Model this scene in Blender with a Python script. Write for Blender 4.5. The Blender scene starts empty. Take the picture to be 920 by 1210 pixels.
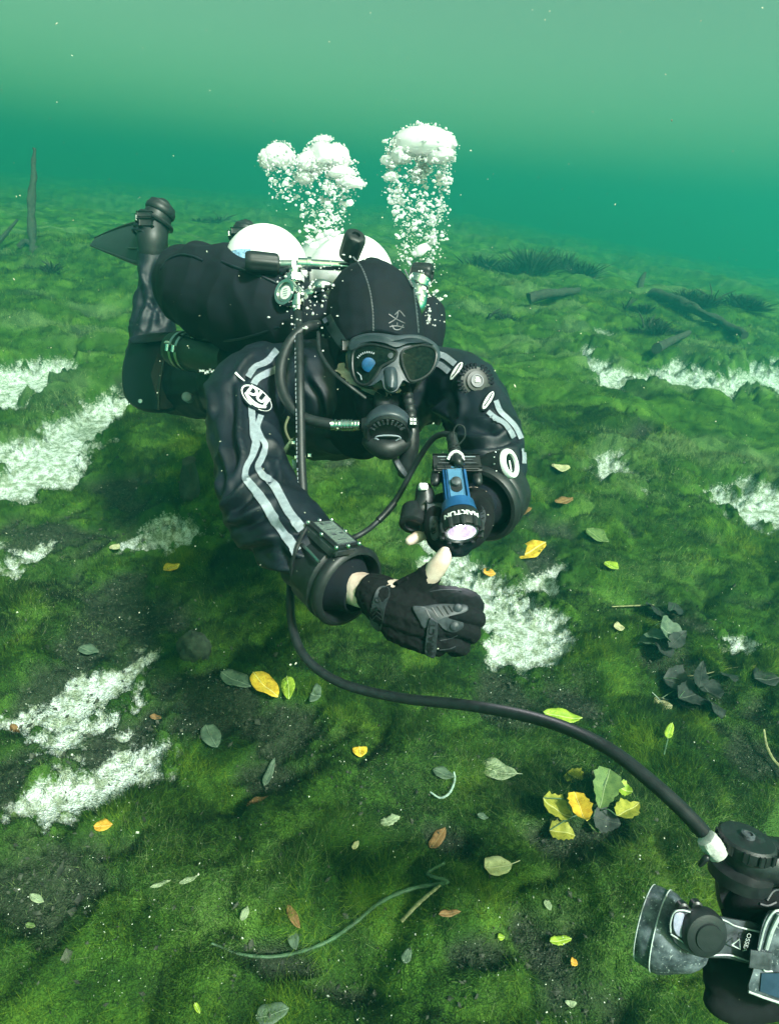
import bpy, bmesh, math, random
import numpy as np
from mathutils import Vector, Matrix, Quaternion
from mathutils.bvhtree import BVHTree

random.seed(7)
RNG = np.random.default_rng(11)
scene = bpy.context.scene
COL = scene.collection
R = math.radians

# ------------------------------------------------------------------ camera
IMW, IMH, FPX = 920.0, 1210.0, 720.0          # layout units: pixels of the photograph
CAM_LOC = Vector((0, 0, 1.38))
CAM_ROT = (Matrix.Rotation(R(90 - 27.0), 3, 'X') @ Matrix.Rotation(R(5.0), 3, 'Z'))
cam_data = bpy.data.cameras.new('camera')
cam_data.sensor_fit = 'HORIZONTAL'
cam_data.sensor_width = 36.0
cam_data.lens = 36.0 * FPX / IMW
cam_data.clip_start = 0.02
cam_data.clip_end = 400
cam = bpy.data.objects.new('camera', cam_data)
COL.objects.link(cam)
cam.matrix_world = Matrix.Translation(CAM_LOC) @ CAM_ROT.to_4x4()
scene.camera = cam
CX, CY, CZ = CAM_ROT.col[0].copy(), CAM_ROT.col[1].copy(), CAM_ROT.col[2].copy()
FWD = -CZ

# ------------------------------------------------------------------ world / sun / exposure
SUN_EL, SUN_AZ = 49.0, 140.0        # azimuth of the sun measured from +Y (view direction) clockwise
world = bpy.data.worlds.new('World')
scene.world = world
world.use_nodes = True
wn = world.node_tree.nodes
bgn = wn['Background']
sky = wn.new('ShaderNodeTexSky')
sky.sky_type = 'NISHITA'
sky.sun_disc = False
sky.sun_elevation = R(SUN_EL)
sky.sun_rotation = R(SUN_AZ)
sky.air_density = 0.7
sky.dust_density = 4.0
wtint = wn.new('ShaderNodeMix'); wtint.data_type = 'RGBA'; wtint.blend_type = 'MULTIPLY'   # daylight already filtered by green lake water
wtint.inputs[0].default_value = 1.0
wtint.inputs[7].default_value = (0.92, 1.0, 0.46, 1)
world.node_tree.links.new(sky.outputs[0], wtint.inputs[6])
world.node_tree.links.new(wtint.outputs[2], bgn.inputs[0])
bgn.inputs[1].default_value = 0.15
sun_data = bpy.data.lights.new('sun', 'SUN')
sun_data.energy = 5.0
sun_data.angle = R(7)
sun_data.color = (1.0, 0.95, 1.0)
sun = bpy.data.objects.new('sun', sun_data)
COL.objects.link(sun)
sdir = Vector((math.sin(R(SUN_AZ)) * math.cos(R(SUN_EL)), math.cos(R(SUN_AZ)) * math.cos(R(SUN_EL)), math.sin(R(SUN_EL))))
sun.rotation_euler = sdir.to_track_quat('Z', 'Y').to_euler()
sun.location = sdir * 8
scene.view_settings.view_transform = 'Standard'
scene.view_settings.look = 'None'
scene.view_settings.gamma = 1.0
scene.view_settings.exposure = 0.85
cy = scene.cycles
cy.use_denoising = True
cy.max_bounces = 8
cy.diffuse_bounces = 3
cy.glossy_bounces = 3
cy.transmission_bounces = 6
cy.volume_bounces = 2
cy.transparent_max_bounces = 8
cy.caustics_reflective = False
cy.caustics_refractive = False
cy.sample_clamp_indirect = 4.0
HAZE_DENSITY = 0.112

# ------------------------------------------------------------------ layout helpers
def P(px, py, d):
    """world point seen at photograph pixel (px, py), d metres ahead of the camera"""
    return CAM_LOC + CX * ((px - IMW / 2) / FPX * d) + CY * (-(py - IMH / 2) / FPX * d) + FWD * d

def ray(px, py):
    return (CX * ((px - IMW / 2) / FPX) + CY * (-(py - IMH / 2) / FPX) + FWD)

_R3 = np.array(CAM_ROT)
def project(xyz):
    q = (np.asarray(xyz) - np.array(CAM_LOC)) @ _R3
    d = -q[:, 2]
    dd = np.where(np.abs(d) < 1e-6, 1e-6, d)
    return IMW / 2 + q[:, 0] / dd * FPX, IMH / 2 - q[:, 1] / dd * FPX, d

# ------------------------------------------------------------------ numpy noise
_perm = np.random.default_rng(5).permutation(512).astype(np.int64)
_grad = np.random.default_rng(6).normal(size=(512, 3))
_grad /= np.linalg.norm(_grad, axis=1)[:, None]
def noise3(x, y, z):
    x, y, z = np.broadcast_arrays(np.asarray(x, float), np.asarray(y, float), np.asarray(z, float))
    xi, yi, zi = np.floor(x).astype(np.int64), np.floor(y).astype(np.int64), np.floor(z).astype(np.int64)
    xf, yf, zf = x - xi, y - yi, z - zi
    f = lambda t: t * t * t * (t * (t * 6 - 15) + 10)
    u, v, w = f(xf), f(yf), f(zf)
    def g(i, j, k):
        h = _perm[(_perm[(_perm[(xi + i) & 511] + yi + j) & 511] + zi + k) & 511]
        gr = _grad[h]
        return gr[..., 0] * (xf - i) + gr[..., 1] * (yf - j) + gr[..., 2] * (zf - k)
    l = lambda a, b, t: a + (b - a) * t
    return 1.6 * l(l(l(g(0,0,0), g(1,0,0), u), l(g(0,1,0), g(1,1,0), u), v),
             l(l(g(0,0,1), g(1,0,1), u), l(g(0,1,1), g(1,1,1), u), v), w)
def fbm(x, y, z=0.0, o=3, lac=2.1, gain=0.5):
    s, a = 0.0, 1.0
    for i in range(o):
        s = s + a * noise3(x + 17.3 * i, y - 9.1 * i, z + 3.7 * i)
        x, y, z, a = x * lac, y * lac, z * lac, a * gain
    return s
def cells(x, y, seed=0, ids=False):
    """cellular field: rounded domes that meet in creases, 0..1"""
    xi, yi = np.floor(x).astype(np.int64), np.floor(y).astype(np.int64)
    d = np.full(x.shape, 9.0); idv = np.zeros(x.shape)
    for i in (-1, 0, 1):
        for j in (-1, 0, 1):
            h = _perm[(_perm[(xi + i + seed * 31) & 511] + yi + j) & 511]
            ox, oy = (h * 0.6180339887) % 1.0, (h * 0.7548776662) % 1.0
            sz = 0.75 + 0.5 * ((h * 0.3247) % 1.0)
            e = ((x - xi - i - ox) ** 2 + (y - yi - j - oy) ** 2) * sz
            if ids: idv = np.where(e < d, (h * 0.41421356) % 1.0, idv)
            d = np.minimum(d, e)
    return idv if ids else np.sqrt(np.clip(1 - d * 1.15, 0, 1))
def sstep(a, b, x):
    t = np.clip((np.asarray(x, float) - a) / (b - a), 0, 1)
    return t * t * (3 - 2 * t)

# ------------------------------------------------------------------ object helpers
def tag(o, label=None, cat=None, group=None, kind=None):
    if label: o['label'] = label
    if cat: o['category'] = cat
    if group: o['group'] = group
    if kind: o['kind'] = kind
    return o

def link(name, me, mat=None, parent=None, smooth=True):
    if mat is not None and not me.materials:
        me.materials.append(mat)
    if smooth is not None:
        me.polygons.foreach_set('use_smooth', [bool(smooth)] * len(me.polygons))
    o = bpy.data.objects.new(name, me)
    COL.objects.link(o)
    if parent is not None:
        o.parent = parent
        o.matrix_parent_inverse = parent.matrix_basis.inverted()
    return o

def empty(name, loc, label, cat, group=None):
    o = bpy.data.objects.new(name, None)
    o.empty_display_size = 0.05
    COL.objects.link(o)
    o.location = loc
    return tag(o, label, cat, group)

def mesh_np(name, verts, faces):
    """verts (n,3), faces (m,k) with one k"""
    me = bpy.data.meshes.new(name)
    verts = np.asarray(verts, np.float32); faces = np.asarray(faces, np.int32)
    me.vertices.add(len(verts)); me.vertices.foreach_set('co', verts.ravel())
    m, k = faces.shape
    me.loops.add(m * k); me.loops.foreach_set('vertex_index', faces.ravel())
    me.polygons.add(m); me.polygons.foreach_set('loop_start', np.arange(0, m * k, k, dtype=np.int32))
    me.update(calc_edges=True)
    return me

def attr(me, name, vals):
    a = me.attributes.new(name, 'FLOAT', 'POINT')
    a.data.foreach_set('value', np.asarray(vals, np.float32))

# ------------------------------------------------------------------ materials
def mat_new(name):
    m = bpy.data.materials.new(name)
    m.use_nodes = True
    nt = m.node_tree
    return m, nt, nt.nodes['Principled BSDF']

def N(nt, kind, **kw):
    n = nt.nodes.new(kind)
    for k, v in kw.items():
        if hasattr(n, k): setattr(n, k, v)
        else: n.inputs[k].default_value = v
    return n

def ramp(nt, fac, stops):
    r = nt.nodes.new('ShaderNodeValToRGB')
    els = r.color_ramp.elements
    while len(els) < len(stops): els.new(0.5)
    for e, (p, c) in zip(els, stops):
        e.position = p; e.color = (*c, 1) if len(c) == 3 else c
    nt.links.new(fac, r.inputs[0])
    return r

def pmat(name, col, rough=0.5, metal=0.0, var=0.0, scale=60.0, bump=0.0, bscale=400.0, spec=0.5, col2=None, coat=0.0):
    """plain procedural surface: two tones mixed by noise, fine relief"""
    m, nt, b = mat_new(name)
    b.inputs['Roughness'].default_value = rough
    b.inputs['Metallic'].default_value = metal
    b.inputs['Specular IOR Level'].default_value = spec
    b.inputs['Coat Weight'].default_value = coat
    tc = N(nt, 'ShaderNodeTexCoord')
    n1 = N(nt, 'ShaderNodeTexNoise', Scale=scale, Detail=6.0, Roughness=0.6)
    nt.links.new(tc.outputs['Object'], n1.inputs['Vector'])
    c2 = col2 or tuple(min(1, c * (1 + var)) for c in col)
    c1 = col if col2 else tuple(c * (1 - var) for c in col)
    rp = ramp(nt, n1.outputs[0], [(0.35, c1), (0.65, c2)])
    nt.links.new(rp.outputs[0], b.inputs['Base Color'])
    rr = N(nt, 'ShaderNodeMapRange'); rr.inputs[3].default_value = max(0, rough - 0.08); rr.inputs[4].default_value = min(1, rough + 0.1)
    nt.links.new(n1.outputs[0], rr.inputs[0]); nt.links.new(rr.outputs[0], b.inputs['Roughness'])
    if bump:
        n2 = N(nt, 'ShaderNodeTexNoise', Scale=bscale, Detail=4.0)
        nt.links.new(tc.outputs['Object'], n2.inputs['Vector'])
        bp = N(nt, 'ShaderNodeBump', Strength=bump, Distance=0.002)
        nt.links.new(n2.outputs[0], bp.inputs['Height']); nt.links.new(bp.outputs[0], b.inputs['Normal'])
    return m
# ------------------------------------------------------------------ lakebed
SAND = [  # sand showing through, corner points in the photograph, laid onto the bed
    [(-60,492),(30,472),(90,464),(92,480),(44,502),(-60,530)],
    [(-60,580),(0,566),(40,540),(70,522),(112,508),(178,494),(174,507),(130,528),(92,574),(44,598),(-60,614)],
    [(22,882),(44,846),(98,808),(166,788),(178,826),(114,850),(58,888)],
    [(6,992),(34,954),(58,928),(108,908),(142,888),(186,896),(200,926),(132,950),(92,975),(40,990)],
    [(505,655),(560,668),(575,690),(600,705),(660,745),(662,775),(620,800),(590,785),(560,745),(530,705)],
    [(620,685),(650,680),(655,700),(630,706)],
    [(676,458),(720,478),(790,470),(840,480),(880,470),(920,452),(1010,470),(1010,505),(880,492),(845,516),(800,502),(740,490),(700,497)],
    [(698,572),(736,580),(736,592),(704,592)],
    [(830,600),(880,598),(930,600),(1000,620),(1000,640),(900,632),(850,622)],
    [(160,642),(200,630),(236,634),(236,652),(200,664),(165,660)],
    [(-30,668),(20,660),(42,664),(20,680),(-30,684)],
    [(840,765),(880,768),(895,785),(870,790)],
]
DARK = [(60,825,70,45),(250,850,90,45),(330,880,80,40),(60,1060,110,70),(20,930,40,50),(150,720,80,40),(330,930,70,30),(110,770,60,30),
        (600,830,70,40),(790,800,50,40),(400,1180,60,25),(330,1150,70,25),(680,1010,70,35),(530,1000,40,30),(880,900,40,40),(790,740,40,35),(60,640,90,25),(560,1150,50,30)]

def poly_sd(px, py, poly):
    """signed distance to a polygon, negative inside"""
    pts = np.array(poly, float)
    d = np.full(px.shape, 1e9); inside = np.zeros(px.shape, bool)
    for i in range(len(pts)):
        a, b = pts[i], pts[(i + 1) % len(pts)]
        e = b - a
        wx, wy = px - a[0], py - a[1]
        t = np.clip((wx * e[0] + wy * e[1]) / (e @ e), 0, 1)
        d = np.minimum(d, np.hypot(wx - e[0] * t, wy - e[1] * t))
        c = ((a[1] > py) != (b[1] > py)) & (px < (b[0] - a[0]) * (py - a[1]) / (b[1] - a[1] + 1e-12) + a[0])
        inside ^= c
    return np.where(inside, -d, d)

# turn the outlines into world polygons on the bed plane, once
def bed_pt(px, py, z=0.0):
    r = ray(px, py)
    t = (z - CAM_LOC.z) / r.z if r.z < -1e-3 else 60.0
    t = min(max(t, 0), 60)
    p = CAM_LOC + r * t
    return (p.x, p.y)
SAND_W = [[bed_pt(*q) for q in poly] for poly in SAND]
DARK_W = []
for (a, b_, ra, rb) in DARK:
    c = bed_pt(a, b_); e1 = bed_pt(a + ra, b_); e2 = bed_pt(a, b_ - rb)
    DARK_W.append((c[0], c[1], math.dist(c, e1), math.dist(c, e2)))

def sand_mask(x, y):
    w1 = fbm(x * 7, y * 7, 2.0, 3); w2 = fbm(x * 28, y * 28, 7.0, 2)
    m = np.zeros(x.shape)
    dist = np.hypot(x, y)
    for poly in SAND_W:
        pts = np.array(poly)
        lo, hi = pts.min(0) - 0.3, pts.max(0) + 0.3
        s = (x > lo[0]) & (x < hi[0]) & (y > lo[1]) & (y < hi[1])
        if not s.any(): continue
        sd = poly_sd(x[s], y[s], poly)
        sc = 1 + 0.35 * np.maximum(dist[s] - 1.2, 0)
        v = sstep(0.06, -0.05, sd / sc - .007 + w1[s] * 0.075 + w2[s] * 0.035)
        m[s] = np.maximum(m[s], v)
    # faint thin spots of sand everywhere
    thin = sstep(0.62, 0.85, fbm(x * 2.3 + 40, y * 2.3, 1.0, 4)) * 0.75
    return np.maximum(m, thin)

def dark_mask(x, y):
    m = sstep(0.28, 0.75, fbm(x * 2.1, y * 2.1, 9.0, 4))
    w = fbm(x * 9, y * 9, 5.0, 3) * 0.45
    for (cx_, cy_, ra, rb) in DARK_W:
        r = np.hypot((x - cx_) / ra, (y - cy_) / rb) + w
        m = np.maximum(m, sstep(1.0, 0.45, r) * .9)
    return m * sstep(9, 4, np.hypot(x, y))

def bed_base(x, y):
    z = 0.16 * fbm(x * 0.35, y * 0.35, 4.0, 3) * sstep(1.2, 4.0, np.hypot(x, y))
    z = z + 0.085 * (np.clip(y, 2.2, 8.5) - 2.2) + 0.012 * np.clip(y - 8.5, 0, 30)   # rises to a low bank
    z = z - 0.085 * np.clip(x - 1.6, 0, 40) * sstep(2.0, 6.0, y)                     # falls away to the right
    return z

def bed_height(x, y, s=None, dk=None):
    x = np.asarray(x, float); y = np.asarray(y, float)
    s = sand_mask(x, y) if s is None else s
    dk = dark_mask(x, y) if dk is None else dk
    z = bed_base(x, y)
    wx = x + 0.06 * noise3(x * 5, y * 5, 1.5); wy = y + 0.06 * noise3(x * 5, y * 5, 8.5)
    mound = 0.045 * fbm(wx * 3.1, wy * 3.1, 0.3, 3)
    wx2 = wx + 0.03 * noise3(x * 16, y * 16, 4.5); wy2 = wy + 0.03 * noise3(x * 16, y * 16, 9.5)
    far = sstep(1.8, 4.5, np.hypot(x, y))
    d1 = cells(wx2 * 6.0, wy2 * 6.0, 1); d2 = cells(wx2 * 14.0, wy2 * 14.0, 2); d0 = cells(wx2 * 2.6, wy2 * 2.6, 3)
    pr = 0.55 + 0.45 * sstep(-.4, .5, noise3(x * 1.7, y * 1.7, 31.0))
    d3 = cells(wx2 * 27.0, wy2 * 27.0, 4)
    cush = (0.074 * d1 + 0.030 * d2 + 0.011 * d3) * pr + 0.09 * far * d0 - 0.014
    cush = cush * (1 - 0.6 * dk)
    z = z + mound * (1 - 0.6 * s) + cush * (1 - s) - 0.012 * s
    z = z + 0.003 * noise3(x * 60, y * 60, 0.0) + 0.005 * dk * noise3(x * 38, y * 38, 2.0)
    return z

ang = np.concatenate([np.linspace(-180, -56, 32)[:-1], np.linspace(-56, 56, 570), np.linspace(56, 180, 32)[1:]])
rad = np.concatenate([[0.0], np.geomspace(0.03, 0.32, 12)[:-1], np.geomspace(0.32, 14.0, 710)[:-1], np.geomspace(14.0, 150.0, 40)])
A, RR = np.meshgrid(np.radians(ang), rad)
gx, gy = (RR * np.sin(A)).ravel(), (RR * np.cos(A)).ravel()
gs, gd = sand_mask(gx, gy), dark_mask(gx, gy)
gz = bed_height(gx, gy, gs, gd)
na, nr = len(ang), len(rad)
ii = np.arange(na * (nr - 1)).reshape(nr - 1, na)[:, :-1].ravel()
me = mesh_np('lakebed', np.stack([gx, gy, gz], 1), np.stack([ii, ii + 1, ii + 1 + na, ii + na], 1))
attr(me, 'sand', gs); attr(me, 'dark', gd)
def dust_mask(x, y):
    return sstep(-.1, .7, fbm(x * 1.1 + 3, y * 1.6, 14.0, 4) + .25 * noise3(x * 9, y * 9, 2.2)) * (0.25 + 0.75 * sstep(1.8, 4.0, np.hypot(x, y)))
attr(me, 'dust', dust_mask(gx, gy))
def tuft_tone(x, y):
    """each cushion of algae has its own shade of green"""
    wx = x + 0.06 * noise3(x * 5, y * 5, 1.5) + 0.03 * noise3(x * 16, y * 16, 4.5); wy = y + 0.06 * noise3(x * 5, y * 5, 8.5) + 0.03 * noise3(x * 16, y * 16, 9.5)
    return 0.42 * cells(wx * 6.0, wy * 6.0, 1, True) + 0.46 * cells(wx * 14.0, wy * 14.0, 2, True) + 0.12 * cells(wx * 2.6, wy * 2.6, 3, True)
def tuft_dome(x, y):
    wx = x + 0.06 * noise3(x * 5, y * 5, 1.5) + 0.03 * noise3(x * 16, y * 16, 4.5); wy = y + 0.06 * noise3(x * 5, y * 5, 8.5) + 0.03 * noise3(x * 16, y * 16, 9.5)
    return 0.5 * cells(wx * 14.0, wy * 14.0, 2) + 0.5 * cells(wx * 27.0, wy * 27.0, 4)
gtuft = tuft_tone(gx, gy)
attr(me, 'tuft', gtuft)
# fast look-up on the bed's own grid
_gz = gz.reshape(nr, na)
_dr = np.gradient(_gz, axis=0) / np.gradient(rad)[:, None]
_da = np.gradient(_gz, axis=1) / (np.gradient(np.radians(ang))[None] * np.maximum(rad, .02)[:, None])
_lay = [a_.reshape(nr, na) for a_ in (gz, gs, gd, gtuft, dust_mask(gx, gy))] + [_dr, _da, tuft_dome(gx, gy).reshape(nr, na)]
def grid_look(x, y, which):
    r = np.hypot(x, y); th = np.degrees(np.arctan2(x, y))
    fi = np.clip(np.interp(r, rad, np.arange(nr)), 0, nr - 1.001); fj = np.clip(np.interp(th, ang, np.arange(na)), 0, na - 1.001)
    i, j = fi.astype(int), fj.astype(int); u, v = fi - i, fj - j
    out_ = []
    for k in which:
        g = _lay[k]
        out_.append(g[i, j] * (1 - u) * (1 - v) + g[i + 1, j] * u * (1 - v) + g[i, j + 1] * (1 - u) * v + g[i + 1, j + 1] * u * v)
    return out_

m_bed, nt, b = mat_new('lakebed_algae_and_sand')
tc = N(nt, 'ShaderNodeTexCoord')
a1 = N(nt, 'ShaderNodeAttribute', attribute_name='sand'); a2 = N(nt, 'ShaderNodeAttribute', attribute_name='dark')
nA = N(nt, 'ShaderNodeTexNoise', Scale=4.0, Detail=8.0, Roughness=0.65); nt.links.new(tc.outputs['Object'], nA.inputs['Vector'])
nB = N(nt, 'ShaderNodeTexNoise', Scale=90.0, Detail=5.0, Roughness=0.7); nt.links.new(tc.outputs['Object'], nB.inputs['Vector'])
alg = ramp(nt, nA.outputs[0], [(0.3, (0.02, 0.06, 0.010)), (0.5, (0.05, 0.125, 0.018)), (0.7, (0.095, 0.19, 0.03))])
det = ramp(nt, nB.outputs[0], [(0.3, (0.014, 0.018, 0.013)), (0.55, (0.04, 0.048, 0.034)), (0.75, (0.11, 0.12, 0.09))])
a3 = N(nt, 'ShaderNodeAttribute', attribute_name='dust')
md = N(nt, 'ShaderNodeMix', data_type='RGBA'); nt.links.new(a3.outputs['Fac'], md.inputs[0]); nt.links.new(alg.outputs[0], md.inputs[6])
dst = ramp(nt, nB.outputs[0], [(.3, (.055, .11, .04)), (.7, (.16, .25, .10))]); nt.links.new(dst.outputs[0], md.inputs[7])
mx = N(nt, 'ShaderNodeMix', data_type='RGBA'); nt.links.new(a2.outputs['Fac'], mx.inputs[0])
a4 = N(nt, 'ShaderNodeAttribute', attribute_name='tuft'); tr4 = ramp(nt, a4.outputs['Fac'], [(.2, (.52, .56, .56)), (.8, (1.3, 1.25, 1.1))])
mt4 = N(nt, 'ShaderNodeMix', data_type='RGBA', blend_type='MULTIPLY'); mt4.inputs[0].default_value = 1; nt.links.new(md.outputs[2], mt4.inputs[6]); nt.links.new(tr4.outputs[0], mt4.inputs[7])
nt.links.new(mt4.outputs[2], mx.inputs[6]); nt.links.new(det.outputs[0], mx.inputs[7])
vor = N(nt, 'ShaderNodeTexVoronoi', Scale=230.0); nt.links.new(tc.outputs['Object'], vor.inputs['Vector'])
sep = N(nt, 'ShaderNodeSeparateColor'); nt.links.new(vor.outputs['Color'], sep.inputs[0])
grn = ramp(nt, sep.outputs[0], [(0.0, (0.42, 0.44, 0.40)), (0.22, (0.54, 0.57, 0.54)), (0.5, (0.72, 0.75, 0.74)), (1.0, (0.82, 0.85, 0.86))])
nC = N(nt, 'ShaderNodeTexNoise', Scale=28.0, Detail=6.0, Roughness=0.7); nt.links.new(tc.outputs['Object'], nC.inputs['Vector'])
fl = ramp(nt, nC.outputs[0], [(0.42, (0.42, 0.46, 0.34)), (0.56, (1, 1, 1))])
mg = N(nt, 'ShaderNodeMix', data_type='RGBA', blend_type='MULTIPLY'); mg.inputs[0].default_value = 1
nt.links.new(grn.outputs[0], mg.inputs[6]); nt.links.new(fl.outputs[0], mg.inputs[7])
# sand / algae edge broken up by grain noise
ad = N(nt, 'ShaderNodeMath', operation='ADD'); nt.links.new(a1.outputs['Fac'], ad.inputs[0])
sb = N(nt, 'ShaderNodeMapRange'); sb.inputs[3].default_value = -0.55; sb.inputs[4].default_value = 0.55
nt.links.new(nB.outputs[0], sb.inputs[0]); nt.links.new(sb.outputs[0], ad.inputs[1])
st = N(nt, 'ShaderNodeMapRange'); st.inputs[1].default_value = 0.35; st.inputs[2].default_value = 0.62
nt.links.new(ad.outputs[0], st.inputs[0])
mf = N(nt, 'ShaderNodeMix', data_type='RGBA'); nt.links.new(st.outputs[0], mf.inputs[0])
nt.links.new(mx.outputs[2], mf.inputs[6]); nt.links.new(mg.outputs[2], mf.inputs[7])
nt.links.new(mf.outputs[2], b.inputs['Base Color'])
b.inputs['Roughness'].default_value = 0.95; b.inputs['Specular IOR Level'].default_value = 0.1
bp = N(nt, 'ShaderNodeBump', Strength=0.9, Distance=0.006)
hm = N(nt, 'ShaderNodeMath', operation='ADD'); nt.links.new(nB.outputs[0], hm.inputs[0]); nt.links.new(vor.outputs['Distance'], hm.inputs[1])
nt.links.new(hm.outputs[0], bp.inputs['Height']); nt.links.new(bp.outputs[0], b.inputs['Normal'])
lakebed = link('lakebed', me, m_bed)
tag(lakebed, kind='structure')

def bed_z(x, y):
    return float(bed_height(np.array([x]), np.array([y]))[0])
_ts = np.geomspace(0.35, 40.0, 900)
def bed_hit(px, py):
    """where the sight line through a pixel meets the bed"""
    r = ray(px, py); r = np.array(r.normalized())
    p = np.array(CAM_LOC)[None] + r[None] * _ts[:, None]
    below = np.nonzero(p[:, 2] < grid_look(p[:, 0], p[:, 1], (0,))[0])[0]
    return Vector(p[below[0]] if len(below) else p[-1])

# ------------------------------------------------------------------ algae filaments
def blades(x, y, length, width, lean, tint, drop=0.0):
    n = len(x)
    z, dr_, da_ = grid_look(x, y, (0, 5, 6))
    z = z - 0.003 - drop
    r_h = np.maximum(np.hypot(x, y), 1e-6); sn, cs = x / r_h, y / r_h
    nx_ = -(dr_ * sn + da_ * cs); ny_ = -(dr_ * cs - da_ * sn)
    gn = np.stack([np.clip(nx_, -2.5, 2.5), np.clip(ny_, -2.5, 2.5), np.ones(n)], 1) + RNG.normal(0, .25, (n, 3))
    gn /= np.linalg.norm(gn, axis=1)[:, None]
    az = RNG.uniform(0, 2 * np.pi, n)
    az2 = RNG.uniform(0, 2 * np.pi, n)
    # lean direction follows a slowly turning field so neighbouring threads comb together
    fld = 2.6 * noise3(x * 2.2, y * 2.2, 12.0) * np.pi
    dirx, diry = np.cos(fld) * 0.35 + np.cos(az2) * 0.9, np.sin(fld) * 0.35 + np.sin(az2) * 0.9
    wx, wy = -np.sin(az), np.cos(az)
    base = np.stack([x, y, z], 1)
    W = np.stack([wx, wy, np.zeros(n)], 1) * width[:, None] * 0.5
    D = np.stack([dirx, diry, np.zeros(n)], 1)
    up = np.array([0, 0, 1.0])
    tip = base + D * (length * lean)[:, None] + up * (length * (1.05 - 0.4 * lean))[:, None]
    v = np.stack([base - W, base + W, tip], 1).reshape(-1, 3)
    q = (np.arange(n) * 3)[:, None] + np.array([[0, 1, 2]])
    return v, q, np.repeat(tint, 3), np.repeat(gn, 3, axis=0)

vs, fs, ts, hs, off = [], [], [], [], 0
rings = [(0.25, 1.3, 360000), (1.3, 2.2, 300000), (2.2, 4.0, 260000), (4.0, 9.0, 150000)]
for (r0, r1, n) in rings:
    rr_ = np.sqrt(RNG.uniform(r0 ** 2, r1 ** 2, n)); aa = np.radians(RNG.uniform(-1, 1, n) * (75 if r0 < 1 else 44))
    x, y = rr_ * np.sin(aa), rr_ * np.cos(aa)
    s, dk, tf, du, dm_ = grid_look(x, y, (1, 2, 3, 4, 7))
    keep = (RNG.random(n) > s * 1.12) & (RNG.random(n) < .25 + 1.1 * dm_) & (RNG.random(n) > dk * 0.55)
    x, y, dk, rr_, tf, du, dm_ = x[keep], y[keep], dk[keep], rr_[keep], tf[keep], du[keep], dm_[keep]
    n = len(x)
    patch = fbm(x * 3.3, y * 3.3, 21.0, 3)
    L = (0.016 + 0.009 * RNG.random(n) + 0.007 * patch) * (1 - 0.45 * dk) * (1 + 0.12 * np.maximum(rr_ - 1.5, 0))
    L = np.clip(L * (.35 + 1.1 * dm_), 0.005, 0.1)
    Wd = RNG.uniform(0.0006, 0.0013, n) * (1 + 0.6 * np.maximum(rr_ - 1.0, 0))
    lean = RNG.uniform(0.1, 1.5, n)
    tint = np.clip(0.44 + 0.45 * patch + 0.85 * (tf - .5) + RNG.normal(0, 0.2, n) - 0.7 * dk, 0, 1) * .8 + .0
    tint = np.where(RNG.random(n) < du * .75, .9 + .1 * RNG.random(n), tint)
    v, f, t, h = blades(x, y, L, Wd, lean, tint)
    vs.append(v); fs.append(f + off); ts.append(t); hs.append(h); off += len(v)
me = mesh_np('algae', np.concatenate(vs), np.concatenate(fs))
attr(me, 'tint', np.concatenate(ts)); 
_a = me.attributes.new('bed_normal', 'FLOAT_VECTOR', 'POINT'); _a.data.foreach_set('vector', np.concatenate(hs).astype(np.float32).ravel())
m_alg, nt, b = mat_new('algae_threads')
at = N(nt, 'ShaderNodeAttribute', attribute_name='tint')
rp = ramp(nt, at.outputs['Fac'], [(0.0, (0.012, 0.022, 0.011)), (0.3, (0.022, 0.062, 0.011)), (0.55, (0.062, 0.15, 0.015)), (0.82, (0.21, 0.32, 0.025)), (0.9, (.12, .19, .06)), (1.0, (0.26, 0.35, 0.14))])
nt.links.new(rp.outputs[0], b.inputs['Base Color'])
b.inputs['Roughness'].default_value = 0.8; b.inputs['Specular IOR Level'].default_value = 0.15
an = N(nt, 'ShaderNodeAttribute', attribute_name='bed_normal'); nt.links.new(an.outputs['Vector'], b.inputs['Normal'])
tr = N(nt, 'ShaderNodeBsdfTranslucent'); nt.links.new(rp.outputs[0], tr.inputs[0])
ms = N(nt, 'ShaderNodeMixShader'); ms.inputs[0].default_value = 0.22
nt.links.new(b.outputs[0], ms.inputs[1]); nt.links.new(tr.outputs[0], ms.inputs[2])
nt.links.new(ms.outputs[0], nt.nodes['Material Output'].inputs[0])
algae = link('algae', me, m_alg, smooth=True)
tag(algae, 'soft green threadlike algae carpeting the lakebed', 'algae', kind='stuff')
# ------------------------------------------------------------------ shape helpers (world space)
def basis(axis, up=None):
    a = Vector(axis).normalized()
    u = Vector(up) if up is not None else (CY if abs(a.dot(CY)) < 0.9 else CX)
    x = u.cross(a).normalized()
    y = a.cross(x).normalized()
    return x, y, a            # y ~ up

def spline(pts, n=8):
    """Catmull-Rom through tuples of any length"""
    p = [np.array(q, float) for q in pts]
    p = [2 * p[0] - p[1]] + p + [2 * p[-1] - p[-2]]
    out = []
    for i in range(1, len(p) - 2):
        for k in range(n):
            t = k / n
            out.append(0.5 * ((2 * p[i]) + (-p[i-1] + p[i+1]) * t + (2*p[i-1] - 5*p[i] + 4*p[i+1] - p[i+2]) * t*t + (-p[i-1] + 3*p[i] - 3*p[i+1] + p[i+2]) * t**3))
    out.append(p[-2])
    return out

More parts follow.
